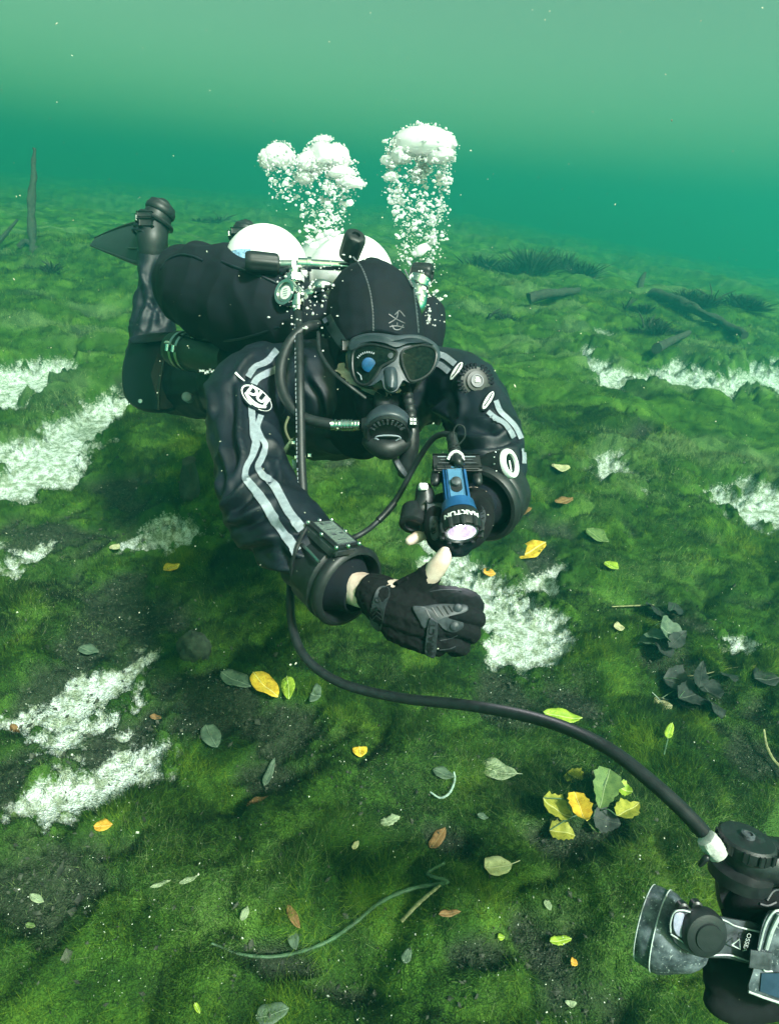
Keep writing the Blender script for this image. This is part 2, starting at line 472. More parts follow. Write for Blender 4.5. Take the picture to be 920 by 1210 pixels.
def tube(bm, pts, radii, seg=12, caps=True, round_caps=False, flat=1.0, up=None):
    pts = [Vector(p) for p in pts]
    n = len(pts)
    if not hasattr(radii, '__len__'): radii = [radii] * n
    radii = list(radii)
    if round_caps:
        d0 = (pts[0] - pts[1]).normalized(); d1 = (pts[-1] - pts[-2]).normalized()
        r0, r1 = radii[0], radii[-1]
        pts = [pts[0] + d0 * r0 * 0.96, pts[0] + d0 * r0 * 0.7] + pts + [pts[-1] + d1 * r1 * 0.7, pts[-1] + d1 * r1 * 0.96]
        radii = [r0 * 0.28, r0 * 0.71] + radii + [r1 * 0.71, r1 * 0.28]
        n = len(pts)
    tans = []
    for i in range(n):
        t = pts[min(i + 1, n - 1)] - pts[max(i - 1, 0)]
        tans.append(t.normalized() if t.length > 1e-9 else Vector((0, 0, 1)))
    x, y, _ = basis(tans[0], up)
    rings = []
    for i in range(n):
        if i:
            q = tans[i - 1].rotation_difference(tans[i])
            x = q @ x; y = q @ y
        rings.append([bm.verts.new(pts[i] + (x * math.cos(a) + y * (math.sin(a) * flat)) * radii[i])
                      for a in (2 * math.pi * k / seg for k in range(seg))])
    for i in range(n - 1):
        for k in range(seg):
            bm.faces.new((rings[i][k], rings[i][(k + 1) % seg], rings[i + 1][(k + 1) % seg], rings[i + 1][k]))
    if caps:
        bm.faces.new(list(reversed(rings[0]))); bm.faces.new(rings[-1])
    return rings

def chain(bm, data, n=6, seg=14, **kw):
    """data rows (px, py, depth, radius): smooth tapered limb"""
    rows = [(*P(a, b_, c), r) for (a, b_, c, r) in data]
    s = spline(rows, n)
    tube(bm, [q[:3] for q in s], [q[3] for q in s], seg, round_caps=True, **kw)

def lathe(bm, prof, origin, axis, seg=28, up=None, flat=1.0, cap0=True, cap1=True):
    x, y, a = basis(axis, up)
    o = Vector(origin)
    rings = []
    for (t, r) in prof:
        c = o + a * t
        if r < 1e-5:
            rings.append([bm.verts.new(c)])
        else:
            rings.append([bm.verts.new(c + (x * math.cos(w) + y * math.sin(w) * flat) * r) for w in (2 * math.pi * k / seg for k in range(seg))])
    for A_, B_ in zip(rings, rings[1:]):
        if len(A_) == 1 and len(B_) == 1: continue
        for k in range(seg):
            k2 = (k + 1) % seg
            if len(A_) == 1: bm.faces.new((A_[0], B_[k2], B_[k]))
            elif len(B_) == 1: bm.faces.new((A_[k], A_[k2], B_[0]))
            else: bm.faces.new((A_[k], A_[k2], B_[k2], B_[k]))
    if cap0 and len(rings[0]) > 1: bm.faces.new(list(reversed(rings[0])))
    if cap1 and len(rings[-1]) > 1: bm.faces.new(rings[-1])

def obox(bm, c, x, y, z, sx, sy, sz, bev=0.0, taper=1.0):
    """box centred at c with full sizes along unit axes x, y, z; the +y end scaled by taper"""
    c = Vector(c)
    tmp = bmesh.new()
    bmesh.ops.create_cube(tmp, size=1.0)
    for v in tmp.verts:
        k = taper if v.co.y > 0 else 1.0
        v.co = c + x * (v.co.x * sx * k) + y * (v.co.y * sy) + z * (v.co.z * sz * k)
    if bev:
        bmesh.ops.bevel(tmp, geom=tmp.edges[:], offset=bev, segments=2, affect='EDGES', profile=0.6)
    merge(bm, tmp)

def merge(bm, tmp):
    me = bpy.data.meshes.new('tmp'); tmp.to_mesh(me); tmp.free()
    bm.from_mesh(me); bpy.data.meshes.remove(me)

def done(bm, name, mat, parent=None, smooth=True, label=None, recalc=True):
    if recalc: bmesh.ops.recalc_face_normals(bm, faces=bm.faces[:])
    me = bpy.data.meshes.new(name)
    bm.to_mesh(me); bm.free()
    o = link(name, me, mat, parent, smooth)
    if smooth:
        me.set_sharp_from_angle(angle=R(42))
    if label: o['label'] = label
    return o

def B(): return bmesh.new()

def slab(bm, outline, depth, thick, inset=0.12, dfun=None, lift=0.35):
    """closed plate from an outline in the photograph's pixels: its face at `depth` (number or function of px,py),
    `thick` metres deep away from the viewer, with a rounded front edge"""
    dfun = dfun or (depth if callable(depth) else (lambda a, b_: depth))
    n = len(outline)
    cx_ = sum(q[0] for q in outline) / n; cy_ = sum(q[1] for q in outline) / n
    def ringv(k, dz):
        return [bm.verts.new(P(cx_ + (a - cx_) * k, cy_ + (b_ - cy_) * k, dfun(a, b_) + dz)) for (a, b_) in outline]
    rs = [ringv(1 - inset, 0), ringv(1 - inset * 0.3, thick * lift * 0.3), ringv(1, thick * lift), ringv(1, thick), ]
    for A_, B_ in zip(rs, rs[1:]):
        for k in range(n):
            bm.faces.new((A_[k], A_[(k + 1) % n], B_[(k + 1) % n], B_[k]))
    cf = bm.verts.new(P(cx_, cy_, dfun(cx_, cy_)))
    cb = bm.verts.new(P(cx_, cy_, dfun(cx_, cy_) + thick))
    for k in range(n):
        bm.faces.new((rs[0][k], cf, rs[0][(k + 1) % n]))
        bm.faces.new((rs[-1][k], rs[-1][(k + 1) % n], cb))

def smooth_outline(pts, n=5):
    p = [np.array(q, float) for q in pts]
    m = len(p); out = []
    for i in range(m):
        a, b_, c, d = p[i - 1], p[i], p[(i + 1) % m], p[(i + 2) % m]
        for k in range(n):
            t = k / n
            out.append(tuple(0.5 * ((2 * b_) + (-a + c) * t + (2*a - 5*b_ + 4*c - d) * t*t + (-a + 3*b_ - 3*c + d) * t**3)))
    return out

def remesh(bm, voxel, smooth_it=6, name='tmp'):
    """fuse overlapping closed pieces of a bmesh into one continuous skin; returns a mesh"""
    bmesh.ops.recalc_face_normals(bm, faces=bm.faces[:])
    me = bpy.data.meshes.new(name); bm.to_mesh(me); bm.free()
    o = bpy.data.objects.new(name, me); COL.objects.link(o)
    md = o.modifiers.new('r', 'REMESH'); md.mode = 'VOXEL'; md.voxel_size = voxel
    sm = o.modifiers.new('s', 'SMOOTH'); sm.iterations = smooth_it; sm.factor = 0.5
    bpy.context.view_layer.update()
    dg = bpy.context.evaluated_depsgraph_get()
    res = bpy.data.meshes.new_from_object(o.evaluated_get(dg))
    bpy.data.objects.remove(o); bpy.data.meshes.remove(me)
    res.name = name
    return res

def co_np(me):
    a = np.empty(len(me.vertices) * 3, np.float32); me.vertices.foreach_get('co', a); return a.reshape(-1, 3).astype(float)
def no_np(me):
    a = np.empty(len(me.vertices) * 3, np.float32); me.vertices.foreach_get('normal', a); return a.reshape(-1, 3).astype(float)
def set_co(me, c):
    me.vertices.foreach_set('co', c.astype(np.float32).ravel()); me.update()

class Surf:
    """lays flat trim onto an existing curved surface"""
    def __init__(self, me):
        self.t = BVHTree.FromPolygons([v.co.copy() for v in me.vertices], [tuple(p.vertices) for p in me.polygons])
    def at(self, px, py, off=0.0, fall=1.2):
        r = ray(px, py).normalized()
        h = self.t.ray_cast(CAM_LOC, r)
        if h[0] is None: return P(px, py, fall)
        n = h[1] if h[1].dot(r) < 0 else -h[1]
        return h[0] + (n * 0.6 - r * 0.4) * off

class Fit:
    """smooth stand-off surface fitted over a creased one, for stiff trim"""
    def __init__(self, surf, cx_, cy_, rx, ry, clear=0.004):
        pts = []
        for i in range(11):
            for j in range(11):
                a, b_ = cx_ + rx * (i / 5 - 1), cy_ + ry * (j / 5 - 1)
                h = surf.t.ray_cast(CAM_LOC, ray(a, b_).normalized())
                if h[0] is not None: pts.append((a - cx_, b_ - cy_, (h[0] - CAM_LOC).dot(FWD)))
        p = np.array(pts); p = p[np.abs(p[:, 2] - np.median(p[:, 2])) < 0.08]
        Am = np.stack([np.ones(len(p)), p[:, 0], p[:, 1], p[:, 0] ** 2, p[:, 0] * p[:, 1], p[:, 1] ** 2], 1)
        self.k = np.linalg.lstsq(Am, p[:, 2], rcond=None)[0]
        self.off = max(0, np.percentile(Am @ self.k - p[:, 2], 90)) + clear
        self.c = (cx_, cy_)
    def d(self, a, b_):
        u, v = a - self.c[0], b_ - self.c[1]
        return float(self.k @ np.array([1, u, v, u * u, u * v, v * v])) - self.off
    def at(self, a, b_, off=0.0, fall=0):
        return P(a, b_, self.d(a, b_) - off)

def ribbon(bm, surf, pts, width, off=0.003, fall=1.2, n=8, cols=3):
    s = spline(pts, n)
    rows = []
    for i, q in enumerate(s):
        t = s[min(i + 1, len(s) - 1)] - s[max(i - 1, 0)]
        t = t / (np.linalg.norm(t) + 1e-9)
        nrm = np.array([-t[1], t[0]])
        w = width if not hasattr(width, '__len__') else np.interp(i / (len(s) - 1), np.linspace(0, 1, len(width)), width)
        rows.append([q[:2] + nrm * (w * (k / (cols - 1) - 0.5)) for k in range(cols)])
    top = [[surf.at(q[0], q[1], off, fall) for q in r] for r in rows]
    vt = [[bm.verts.new(p) for p in r] for r in top]
    vb = [[bm.verts.new(p + (p - CAM_LOC).normalized() * (off + 0.001)) for p in (r[0], r[-1])] for r in top]
    for i in range(len(vt) - 1):
        for k in range(cols - 1):
            bm.faces.new((vt[i][k], vt[i][k + 1], vt[i + 1][k + 1], vt[i + 1][k]))
        bm.faces.new((vb[i][0], vt[i][0], vt[i + 1][0], vb[i + 1][0]))
        bm.faces.new((vt[i][-1], vb[i][1], vb[i + 1][1], vt[i + 1][-1]))

def text_bm(s, bold=0.0):
    cu = bpy.data.curves.new('t', 'FONT'); cu.body = s; cu.size = 1.0; cu.align_x = 'CENTER'; cu.align_y = 'CENTER'
    cu.resolution_u = 3; cu.offset = bold
    o = bpy.data.objects.new('t', cu); COL.objects.link(o)
    bpy.context.view_layer.update()
    me = bpy.data.meshes.new_from_object(o.evaluated_get(bpy.context.evaluated_depsgraph_get()))
    bpy.data.objects.remove(o); bpy.data.curves.remove(cu)
    bm = bmesh.new(); bm.from_mesh(me); bpy.data.meshes.remove(me)
    bmesh.ops.triangulate(bm, faces=bm.faces[:])
    return bm

def text_px(s, cx_, cy_, h, ang, where, sx=1.0, bold=0.012, thick=0.001, bend=0.0):
    """raised lettering: centre and height in the photograph's pixels, where(px,py)->world point on the carrying surface"""
    bm = text_bm(s, bold)
    ca, sa = math.cos(R(ang)), math.sin(R(ang))
    ext = bmesh.ops.extrude_face_region(bm, geom=bm.faces[:])
    ev = set(g for g in ext['geom'] if isinstance(g, bmesh.types.BMVert))
    for v in bm.verts:
        u, w = v.co.x * h * 1.38 * sx, v.co.y * h * 1.38
        w -= bend * u * u / max(h, 1)
        a, b_ = cx_ + u * ca + w * sa, cy_ + u * sa - w * ca
        p = where(a, b_)
        if v in ev: p = p - (p - CAM_LOC).normalized() * thick
        v.co = p
    return bm

# ------------------------------------------------------------------ shared materials
M_SUIT = pmat('drysuit_fabric', (0.0035, 0.007, 0.015), 0.48, var=0.3, scale=22, bump=0.35, bscale=900, spec=0.45)
M_NEO = pmat('neoprene', (0.003, 0.0055, 0.011), 0.8, var=0.3, scale=40, bump=0.3, bscale=1400, spec=0.25)
M_RUB = pmat('black_rubber', (0.010, 0.013, 0.016), 0.48, var=0.3, scale=80, bump=0.1, bscale=700, spec=0.5)
M_PLA = pmat('black_plastic', (0.011, 0.013, 0.016), 0.4, var=0.35, scale=120, bump=0.06, bscale=900)
M_GREYP = pmat('grey_worn_plastic', (0.05, 0.058, 0.07), 0.5, var=0.5, scale=90, bump=0.1, bscale=700)
M_CHR = pmat('chromed_brass', (0.72, 0.74, 0.74), 0.16, 1.0, var=0.08, scale=50)
M_STEEL = pmat('steel', (0.5, 0.53, 0.54), 0.3, 1.0, var=0.15, scale=90)
M_TANK = pmat('white_tank_paint', (0.80, 0.81, 0.80), 0.38, var=0.05, scale=14, spec=0.4)
M_WHITE = pmat('white_print', (0.72, 0.74, 0.74), 0.6, var=0.06, scale=90)
M_REFL = pmat('grey_reflective_tape', (0.23, 0.265, 0.31), 0.55, var=0.16, scale=120, bump=0.1, bscale=2000)
M_SKIN = pmat('pale_skin', (0.56, 0.40, 0.34), 0.48, scale=70, bump=0.25, bscale=500, col2=(0.70, 0.56, 0.49))
M_GLOVE = pmat('black_glove_cloth', (0.005, 0.006, 0.008), 0.85, var=0.35, scale=110, bump=0.4, bscale=1600, spec=0.2)
M_GUARD = pmat('rubber_guard', (0.03, 0.036, 0.046), 0.5, var=0.35, scale=140, bump=0.12, bscale=1200)
M_SILI = pmat('grey_blue_silicone', (0.03, 0.042, 0.056), 0.42, var=0.18, scale=50)
# ------------------------------------------------------------------ the diver
person = empty('person', P(300, 500, 1.6), 'diver in black drysuit, hood, mask and gloves swimming towards the viewer above the algae', 'person')

bm = B()
# trunk
chain(bm, [(428, 462, 1.30, .085), (415, 468, 1.36, .135), (370, 470, 1.50, .15), (325, 465, 1.66, .145), (292, 458, 1.82, .14), (275, 455, 1.92, .12)], seg=20)
chain(bm, [(303, 452, 1.36, .075), (350, 455, 1.35, .095), (420, 460, 1.35, .115), (490, 455, 1.35, .095), (530, 455, 1.33, .075)], seg=18)
chain(bm, [(430, 480, 1.30, .07), (438, 430, 1.26, .068), (445, 385, 1.27, .075)], seg=16)          # neck and back of the skull
chain(bm, [(442, 385, 1.25, .084), (448, 420, 1.235, .078), (450, 446, 1.225, .058)], seg=18)         # face
# right arm (image left)
chain(bm, [(318, 445, 1.36, .076), (291, 468, 1.27, .076), (290, 520, 1.18, .066), (300, 572, 1.11, .066), (312, 598, 1.08, .070),
           (337, 627, 1.045, .066), (360, 650, 1.01, .061), (376, 664, .992, .056)], seg=18)
chain(bm, [(370, 662, 1.0, .034), (400, 684, .96, .028), (422, 695, .93, .027), (446, 703, .90, .029), (466, 712, .885, .035)], seg=14)       # wrist
chain(bm, [(466, 712, .885, .03), (498, 690, .86, .016), (508, 681, .85, .0142), (516, 670, .842, .0148), (523, 660, .837, .0132), (525, 653, .836, .0105)], seg=12)  # bare thumb
# left arm (image right)
chain(bm, [(520, 450, 1.35, .075), (545, 460, 1.27, .070), (562, 488, 1.20, .065), (574, 522, 1.14, .063), (577, 553, 1.09, .060), (575, 568, 1.06, .057), (574, 576, 1.05, .053)], seg=18)
chain(bm, [(580, 588, 1.035, .034), (560, 598, .985, .03), (545, 605, .95, .034)], seg=12)
# right leg: thigh, knee, shin held upright
chain(bm, [(268, 455, 1.88, .115), (232, 455, 1.97, .105), (196, 452, 2.06, .092), (181, 440, 2.10, .082), (181, 395, 2.11, .072), (182, 345, 2.12, .062), (181, 305, 2.13, .05), (181, 282, 2.14, .044)], seg=16)
# left leg, mostly hidden behind the cylinders
chain(bm, [(292, 450, 1.92, .11), (325, 445, 2.15, .10), (338, 425, 2.32, .085), (320, 370, 2.36, .07), (296, 310, 2.38, .055), (290, 285, 2.38, .045)], seg=14)
body_me = remesh(bm, 0.0045, 8, 'body')
c = co_np(body_me); nv = no_np(body_me)
px_, py_, dd_ = project(c)
# cloth creases: sharp ridges across the limbs, stronger round elbow, shoulder and knee
def near(ax, ay, ad, rad_):
    w = np.array(P(ax, ay, ad)); return np.exp(-(np.linalg.norm(c - w, axis=1) / rad_) ** 2)
amt = 0.0035 + 0.008 * near(305, 590, 1.09, .13) + 0.006 * near(300, 480, 1.25, .15) + 0.006 * near(590, 540, 1.12, .13) + 0.006 * near(560, 470, 1.25, .12) + 0.007 * near(185, 400, 2.1, .25)
q = c @ _R3
wv = q + 0.03 * np.stack([noise3(q[:, 0]*9, q[:, 1]*9, q[:, 2]*9), noise3(q[:, 0]*9+5, q[:, 1]*9, q[:, 2]*9), noise3(q[:, 0]*9, q[:, 1]*9+7, q[:, 2]*9)], 1)
ridge = 1 - np.abs(noise3(wv[:, 0] * 13 + wv[:, 1] * 6, wv[:, 1] * 4.5 - wv[:, 0] * 3, wv[:, 2] * 6)) * 2.4
ridge2 = 1 - np.abs(noise3(wv[:, 0] * 7 - wv[:, 1] * 14, wv[:, 1] * 9 + wv[:, 0] * 10, wv[:, 2] * 9)) * 2.4
head_w = near(445, 410, 1.24, .16)
hand_w = np.maximum(sstep(415, 425, px_) * sstep(600, 640, py_) * sstep(1.05, 1.0, dd_), near(550, 603, .96, .05))
amt = amt * (1 - np.clip(head_w * 1.4, 0, 1)) * (1 - hand_w)
c = c + nv * (amt * (np.maximum(ridge, -.6) * 0.7 + np.maximum(ridge2, -.4) * 0.5))[:, None]
# pressed folds of the cloth, each a crest with a hollow beside it
CREASES = [([(281, 446), (283, 480), (284, 520), (288, 545), (280, 575)], .010), ([(262, 500), (268, 540), (276, 575), (268, 600)], .007), ([(265, 602), (283, 590), (300, 572), (318, 560)], .010),
    ([(270, 614), (292, 612), (318, 598)], .008), ([(283, 640), (305, 640), (330, 632)], .007), ([(300, 660), (325, 668), (350, 672)], .008), ([(320, 612), (345, 622), (360, 618)], .006), ([(318, 545), (326, 558), (330, 575)], .008),
    ([(270, 455), (290, 430), (310, 418)], .007), ([(255, 520), (262, 560), (262, 590)], .006), ([(310, 520), (322, 530), (330, 548)], .008), ([(300, 585), (312, 575), (330, 580)], .006), ([(335, 640), (350, 655), (372, 660)], .006),
    ([(505, 470), (530, 490), (548, 510)], .008), ([(520, 505), (550, 520), (580, 522), (608, 512)], .009), ([(545, 540), (575, 535), (605, 530)], .008), ([(540, 455), (548, 480), (545, 500)], .007), ([(560, 500), (580, 505), (596, 520)], .007), ([(530, 470), (520, 490), (515, 510)], .006), ([(560, 560), (580, 548), (602, 552)], .006),
    ([(165, 310), (175, 350), (168, 390)], .009), ([(190, 305), (182, 340), (196, 370), (200, 385)], .010), ([(172, 345), (185, 360), (178, 395)], .008), ([(200, 330), (192, 345), (200, 360)], .007),
    ([(365, 440), (385, 470), (390, 515)], .008), ([(430, 520), (400, 530), (370, 525)], .007), ([(480, 470), (492, 500), (500, 520)], .008), ([(245, 450), (255, 480), (250, 500)], .008), ([(330, 420), (335, 450), (330, 480)], .006)]
for pts, A_c in CREASES:
    sp_ = np.array(spline(pts, 6))
    best = np.full(len(c), 1e9); side = np.zeros(len(c)); tt_ = np.zeros(len(c))
    lo, hi = sp_.min(0) - 24, sp_.max(0) + 24
    sel = np.nonzero((px_ > lo[0]) & (px_ < hi[0]) & (py_ > lo[1]) & (py_ < hi[1]))[0]
    sel = sel[(nv[sel] @ np.array(FWD)) < .2]
    for k in range(len(sp_) - 1):
        e0, e1 = sp_[k], sp_[k + 1]; dv = e1 - e0; L2 = dv @ dv
        wx_, wy_ = px_[sel] - e0[0], py_[sel] - e0[1]
        t_ = np.clip((wx_ * dv[0] + wy_ * dv[1]) / L2, 0, 1)
        dd2 = np.hypot(wx_ - dv[0] * t_, wy_ - dv[1] * t_); sg_ = np.sign(dv[0] * wy_ - dv[1] * wx_)
        up_ = dd2 < best[sel]
        best[sel] = np.where(up_, dd2, best[sel]); side[sel] = np.where(up_, sg_, side[sel]); tt_[sel] = np.where(up_, (k + t_) / (len(sp_) - 1), tt_[sel])
    sd_ = best[sel] * side[sel]; fade = np.clip(4 * tt_[sel] * (1 - tt_[sel]) + .15, 0, 1)
    prof_ = np.exp(-(sd_ / 4.2) ** 2) - .85 * np.exp(-((sd_ - 8.5) / 5.0) ** 2)
    c[sel] += nv[sel] * (1.35 * A_c * prof_ * fade)[:, None]
set_co(body_me, c)
body_me.materials.append(M_SUIT); body_me.materials.append(M_SKIN)
pc = np.empty(len(body_me.polygons) * 3, np.float32); body_me.polygons.foreach_get('center', pc); pc = pc.reshape(-1, 3)
fx, fy, fd = project(pc)
skin = ((fx > 398) & (fy > 640) & (fd < .985)) | ((np.linalg.norm(pc - np.array(P(450, 440, 1.19)), axis=1) < .095) & (fy > 380) & (fy < 520)) | (np.linalg.norm(pc - np.array(P(556, 600, .97)), axis=1) < .035)
body_me.polygons.foreach_set('material_index', skin.astype(np.int32))
body = link('body', body_me, None, person)
SUIT = Surf(body_me)

# reflective double stripes
def stripe(pts, w, fall=1.1, off=.0035):
    b_ = B(); ribbon(b_, SUIT, pts, w, off, fall)
    return done(b_, 'sleeve_stripe', M_REFL, person)
stripe([(328, 414), (314, 428), (301, 434), (293, 446)], 8)
stripe([(327, 436), (312, 443), (303, 449), (298, 458)], 8)
stripe([(297, 480), (298, 497), (299, 514), (302, 524), (298, 539), (291, 553), (291, 566), (303, 581), (318, 603), (327, 618), (339, 635), (351, 652)], [8, 7, 8, 9, 8, 8, 10, 11, 11, 11, 12])
stripe([(308, 491), (304, 505), (308, 517), (313, 526), (310, 540), (305, 552), (310, 562), (322, 571), (333, 590), (343, 608), (357, 626)], [7, 6, 7, 8, 7, 7, 9, 10, 10, 11])
stripe([(517, 419), (526, 422), (538, 431)], 7, 1.25)
stripe([(513, 430), (521, 432), (531, 440)], 7, 1.25)
stripe([(585, 474), (590, 486), (599, 495), (608, 505), (615, 519)], 6, 1.15)
stripe([(576, 487), (584, 494), (594, 500), (601, 508), (606, 517)], 6, 1.15)
stripe([(617, 530), (618, 540), (618, 548)], 5, 1.12)

# oval sleeve patch with raised lettering
def ellipse(cx_, cy_, a, b_, ang, n=28):
    ca, sa = math.cos(R(ang)), math.sin(R(ang))
    return [(cx_ + a * math.cos(t) * ca - b_ * math.sin(t) * sa, cy_ + a * math.cos(t) * sa + b_ * math.sin(t) * ca) for t in (2 * math.pi * k / n for k in range(n))]
def decal(outline, off, surf=SUIT, fall=1.2, rings=(1.0, .66, .33)):
    b_ = B(); n = len(outline)
    cx_ = sum(q_[0] for q_ in outline) / n; cy_ = sum(q_[1] for q_ in outline) / n
    vs_ = [[b_.verts.new(surf.at(cx_ + (a - cx_) * k, cy_ + (d - cy_) * k, o_, fall)) for (a, d) in outline] for k, o_ in [(1.0, -.001)] + [(k, off) for k in rings]]
    cv = b_.verts.new(surf.at(cx_, cy_, off, fall))
    for A_, B_ in zip(vs_, vs_[1:]):
        for k in range(n): b_.faces.new((A_[k], A_[(k + 1) % n], B_[(k + 1) % n], B_[k]))
    for k in range(n): b_.faces.new((vs_[-1][k], vs_[-1][(k + 1) % n], cv))
    return b_
PF = Fit(SUIT, 303, 470, 22, 18, .002)
patch = done(decal(ellipse(303, 470, 24, 13, 38), .0, PF), 'sleeve_patch', M_SUIT, person, label='oval logo patch with white lettering on the sleeve')
b_ = B(); slab(b_, ellipse(303, 470, 24, 13, 38), PF.d, .014, .05); patch_b = done(b_, 'patch_backing', M_SUIT, patch)
done(decal(ellipse(303, 470, 21.5, 10.8, 38), .0012, PF), 'patch_border', M_WHITE, patch)
done(decal(ellipse(303.5, 470.5, 20.2, 9.6, 38), .0022, PF), 'patch_ground', M_NEO, patch)
done(text_px('DUI', 305, 467.5, 10.0, 38, lambda a, b_: PF.at(a, b_, .003), sx=1.25, bold=.05), 'lettering', M_WHITE, patch, smooth=False)
for (w0, sh) in ((2.4, 7.0), (1.6, 10.5)):
    b_ = B(); ca, sa = math.cos(R(38)), math.sin(R(38))
    pts = [(303.5 + u * ca - v * sa, 470.5 + u * sa + v * ca) for u, v in ((-15, sh * .35), (-5, sh * .75), (6, sh * .72), (15, sh * .2))]
    ribbon(b_, PF, pts, w0, .0032); done(b_, 'wave_line', M_WHITE, patch)
b_ = B(); ribbon(b_, PF, [(278, 440), (283, 445), (289, 450)], [2.6, 2.2, 1.0], .002); done(b_, 'patch_piping', M_WHITE, person)

# exhaust valve on the left sleeve
vc = SUIT.at(559, 453, .0); vax = ((CAM_LOC - vc).normalized() + CX * .35 + CY * .25).normalized()
valve = B(); lathe(valve, [(-.03, .034), (0, .034), (.006, .033), (.012, .029), (.014, .020), (.018, .019), (.019, .013), (.0205, .012), (.0205, 0)], vc, vax, 32)
valve = done(valve, 'exhaust_valve', M_PLA, person, label='round black exhaust valve on the sleeve')
x_, y_, a_ = basis(vax)
for k in range(28):
    w = 2 * math.pi * k / 28
    if k % 7 == 6: continue
    b_ = B(); rr = x_ * math.cos(w) + y_ * math.sin(w); tt = a_.cross(rr)
    obox(b_, vc + rr * .0305 + a_ * .010, tt, rr, a_, .003, .010, .006, .0008)
    done(b_, 'grip_rib', M_NEO, valve)
b_ = B(); lathe(b_, [(0, .0125), (.0035, .0125), (.0035, .010), (.002, .0095)], vc + a_ * .0185, a_, 24, cap1=False); done(b_, 'valve_ring', M_SILI, valve)
b_ = B(); obox(b_, vc + a_ * .0222, x_, y_, a_, .009, .006, .001, .0004); obox(b_, vc + a_ * .0222 + y_ * .005, x_, y_, a_, .006, .003, .001, .0003); done(b_, 'valve_mark', M_WHITE, valve)
def tab(cx_, cy_, ang_):
    o_ = done(decal(ellipse(cx_, cy_, 13.5, 5.6, ang_, 20), .006), 'valve_patch', M_NEO, person)
    done(decal(ellipse(cx_, cy_, 11.5, 3.4, ang_, 20), .0078), 'patch_print', M_WHITE, o_)
    b2 = B(); ca, sa = math.cos(R(ang_)), math.sin(R(ang_)); ribbon(b2, SUIT, [(cx_ - 9 * ca, cy_ - 9 * sa - .6), (cx_, cy_ + .8), (cx_ + 9 * ca, cy_ + 9 * sa - .6)], 1.3, .0086); done(b2, 'wave_line', M_NEO, o_)
tab(540, 440, -58); tab(576, 475, -62)

# rubber cuff of the right sleeve
e_, w_ = P(352, 643, 1.02), P(440, 701, .905)
cax = (w_ - e_).normalized(); co_ = P(404, 688, .955)
b_ = B()
lathe(b_, [(-.055, .060), (-.02, .0625), (-.012, .066), (-.004, .0665), (.0, .063), (.003, .0625), (.006, .066), (.016, .0675), (.022, .064), (.024, .058), (.018, .0545), (-.004, .053)], co_, cax, 40, cap0=False, cap1=False)
done(b_, 'cuff_ring', M_RUB, person)
b_ = B()
lathe(b_, [(-.004, .0525), (.006, .047), (.018, .040), (.030, .0345), (.040, .0325), (.0425, .0318), (.043, .029)], co_, cax, 36, cap0=False, cap1=False)
done(b_, 'wrist_seal', M_NEO, person)
# left cuff ring
e2, w2 = P(588, 560, 1.08), P(548, 604, .95)
cax2 = ((w2 - e2).normalized() + CX * -.1).normalized(); co2 = P(572, 592, 1.02)
b_ = B()
lathe(b_, [(-.05, .062), (-.012, .066), (-.004, .066), (.0, .063), (.006, .067), (.016, .067), (.022, .063), (.023, .057), (.016, .054), (-.01, .05)], co2, cax2, 40, cap0=False, cap1=False)
done(b_, 'cuff_ring', M_RUB, person)
b_ = B(); lathe(b_, [(-.01, .0505), (.008, .044), (.025, .036), (.035, .033)], co2, cax2, 32, cap0=False, cap1=False); done(b_, 'wrist_seal', M_NEO, person)

# thigh pocket and knee patch
b_ = B()
slab(b_, smooth_outline([(158, 398), (205, 394), (212, 420), (210, 470), (206, 486), (170, 486), (148, 470), (144, 440), (150, 412)], 4), lambda a, d: 1.895 + .0010 * abs(a - 190) + .00002 * (a - 190) ** 2, .09, inset=.10)
pk = done(b_, 'thigh_pocket', M_SUIT, person, label='bulky black thigh pocket')
b_ = B(); rows = spline([P(199, 397, 1.888), P(193, 430, 1.882), P(188, 460, 1.882), P(187, 484, 1.888)], 6); tube(b_, rows, .0045, 8); done(b_, 'pocket_piping', M_RUB, pk)
b_ = B(); slab(b_, smooth_outline([(157, 397), (205, 392), (207, 400), (158, 406)], 4), lambda a, d: 1.878 + .0008 * abs(a - 190), .03); done(b_, 'pocket_flap', M_SUIT, pk)
b_ = B(); lathe(b_, [(0, .007), (.004, .0065), (.005, 0)], P(166, 474, 1.905), -FWD, 14); done(b_, 'snap', M_STEEL, pk)

# ---- hood
bm = B()
chain(bm, [(441, 352, 1.27, .080), (440, 362, 1.25, .094), (443, 390, 1.25, .099), (446, 420, 1.245, .096), (444, 445, 1.26, .085), (436, 475, 1.30, .085), (428, 495, 1.33, .09)], seg=22)
chain(bm, [(436, 372, 1.33, .090), (434, 400, 1.34, .096), (432, 440, 1.35, .09)], seg=20)
chain(bm, [(440, 330, 1.285, .045), (441, 345, 1.28, .07)], seg=16)
chain(bm, [(446, 440, 1.235, .07), (449, 470, 1.215, .055), (450, 486, 1.215, .05)], seg=18)
hood_me = remesh(bm, 0.004, 10, 'hood')
c = co_np(hood_me); nv = no_np(hood_me); hx, hy, hd = project(c)
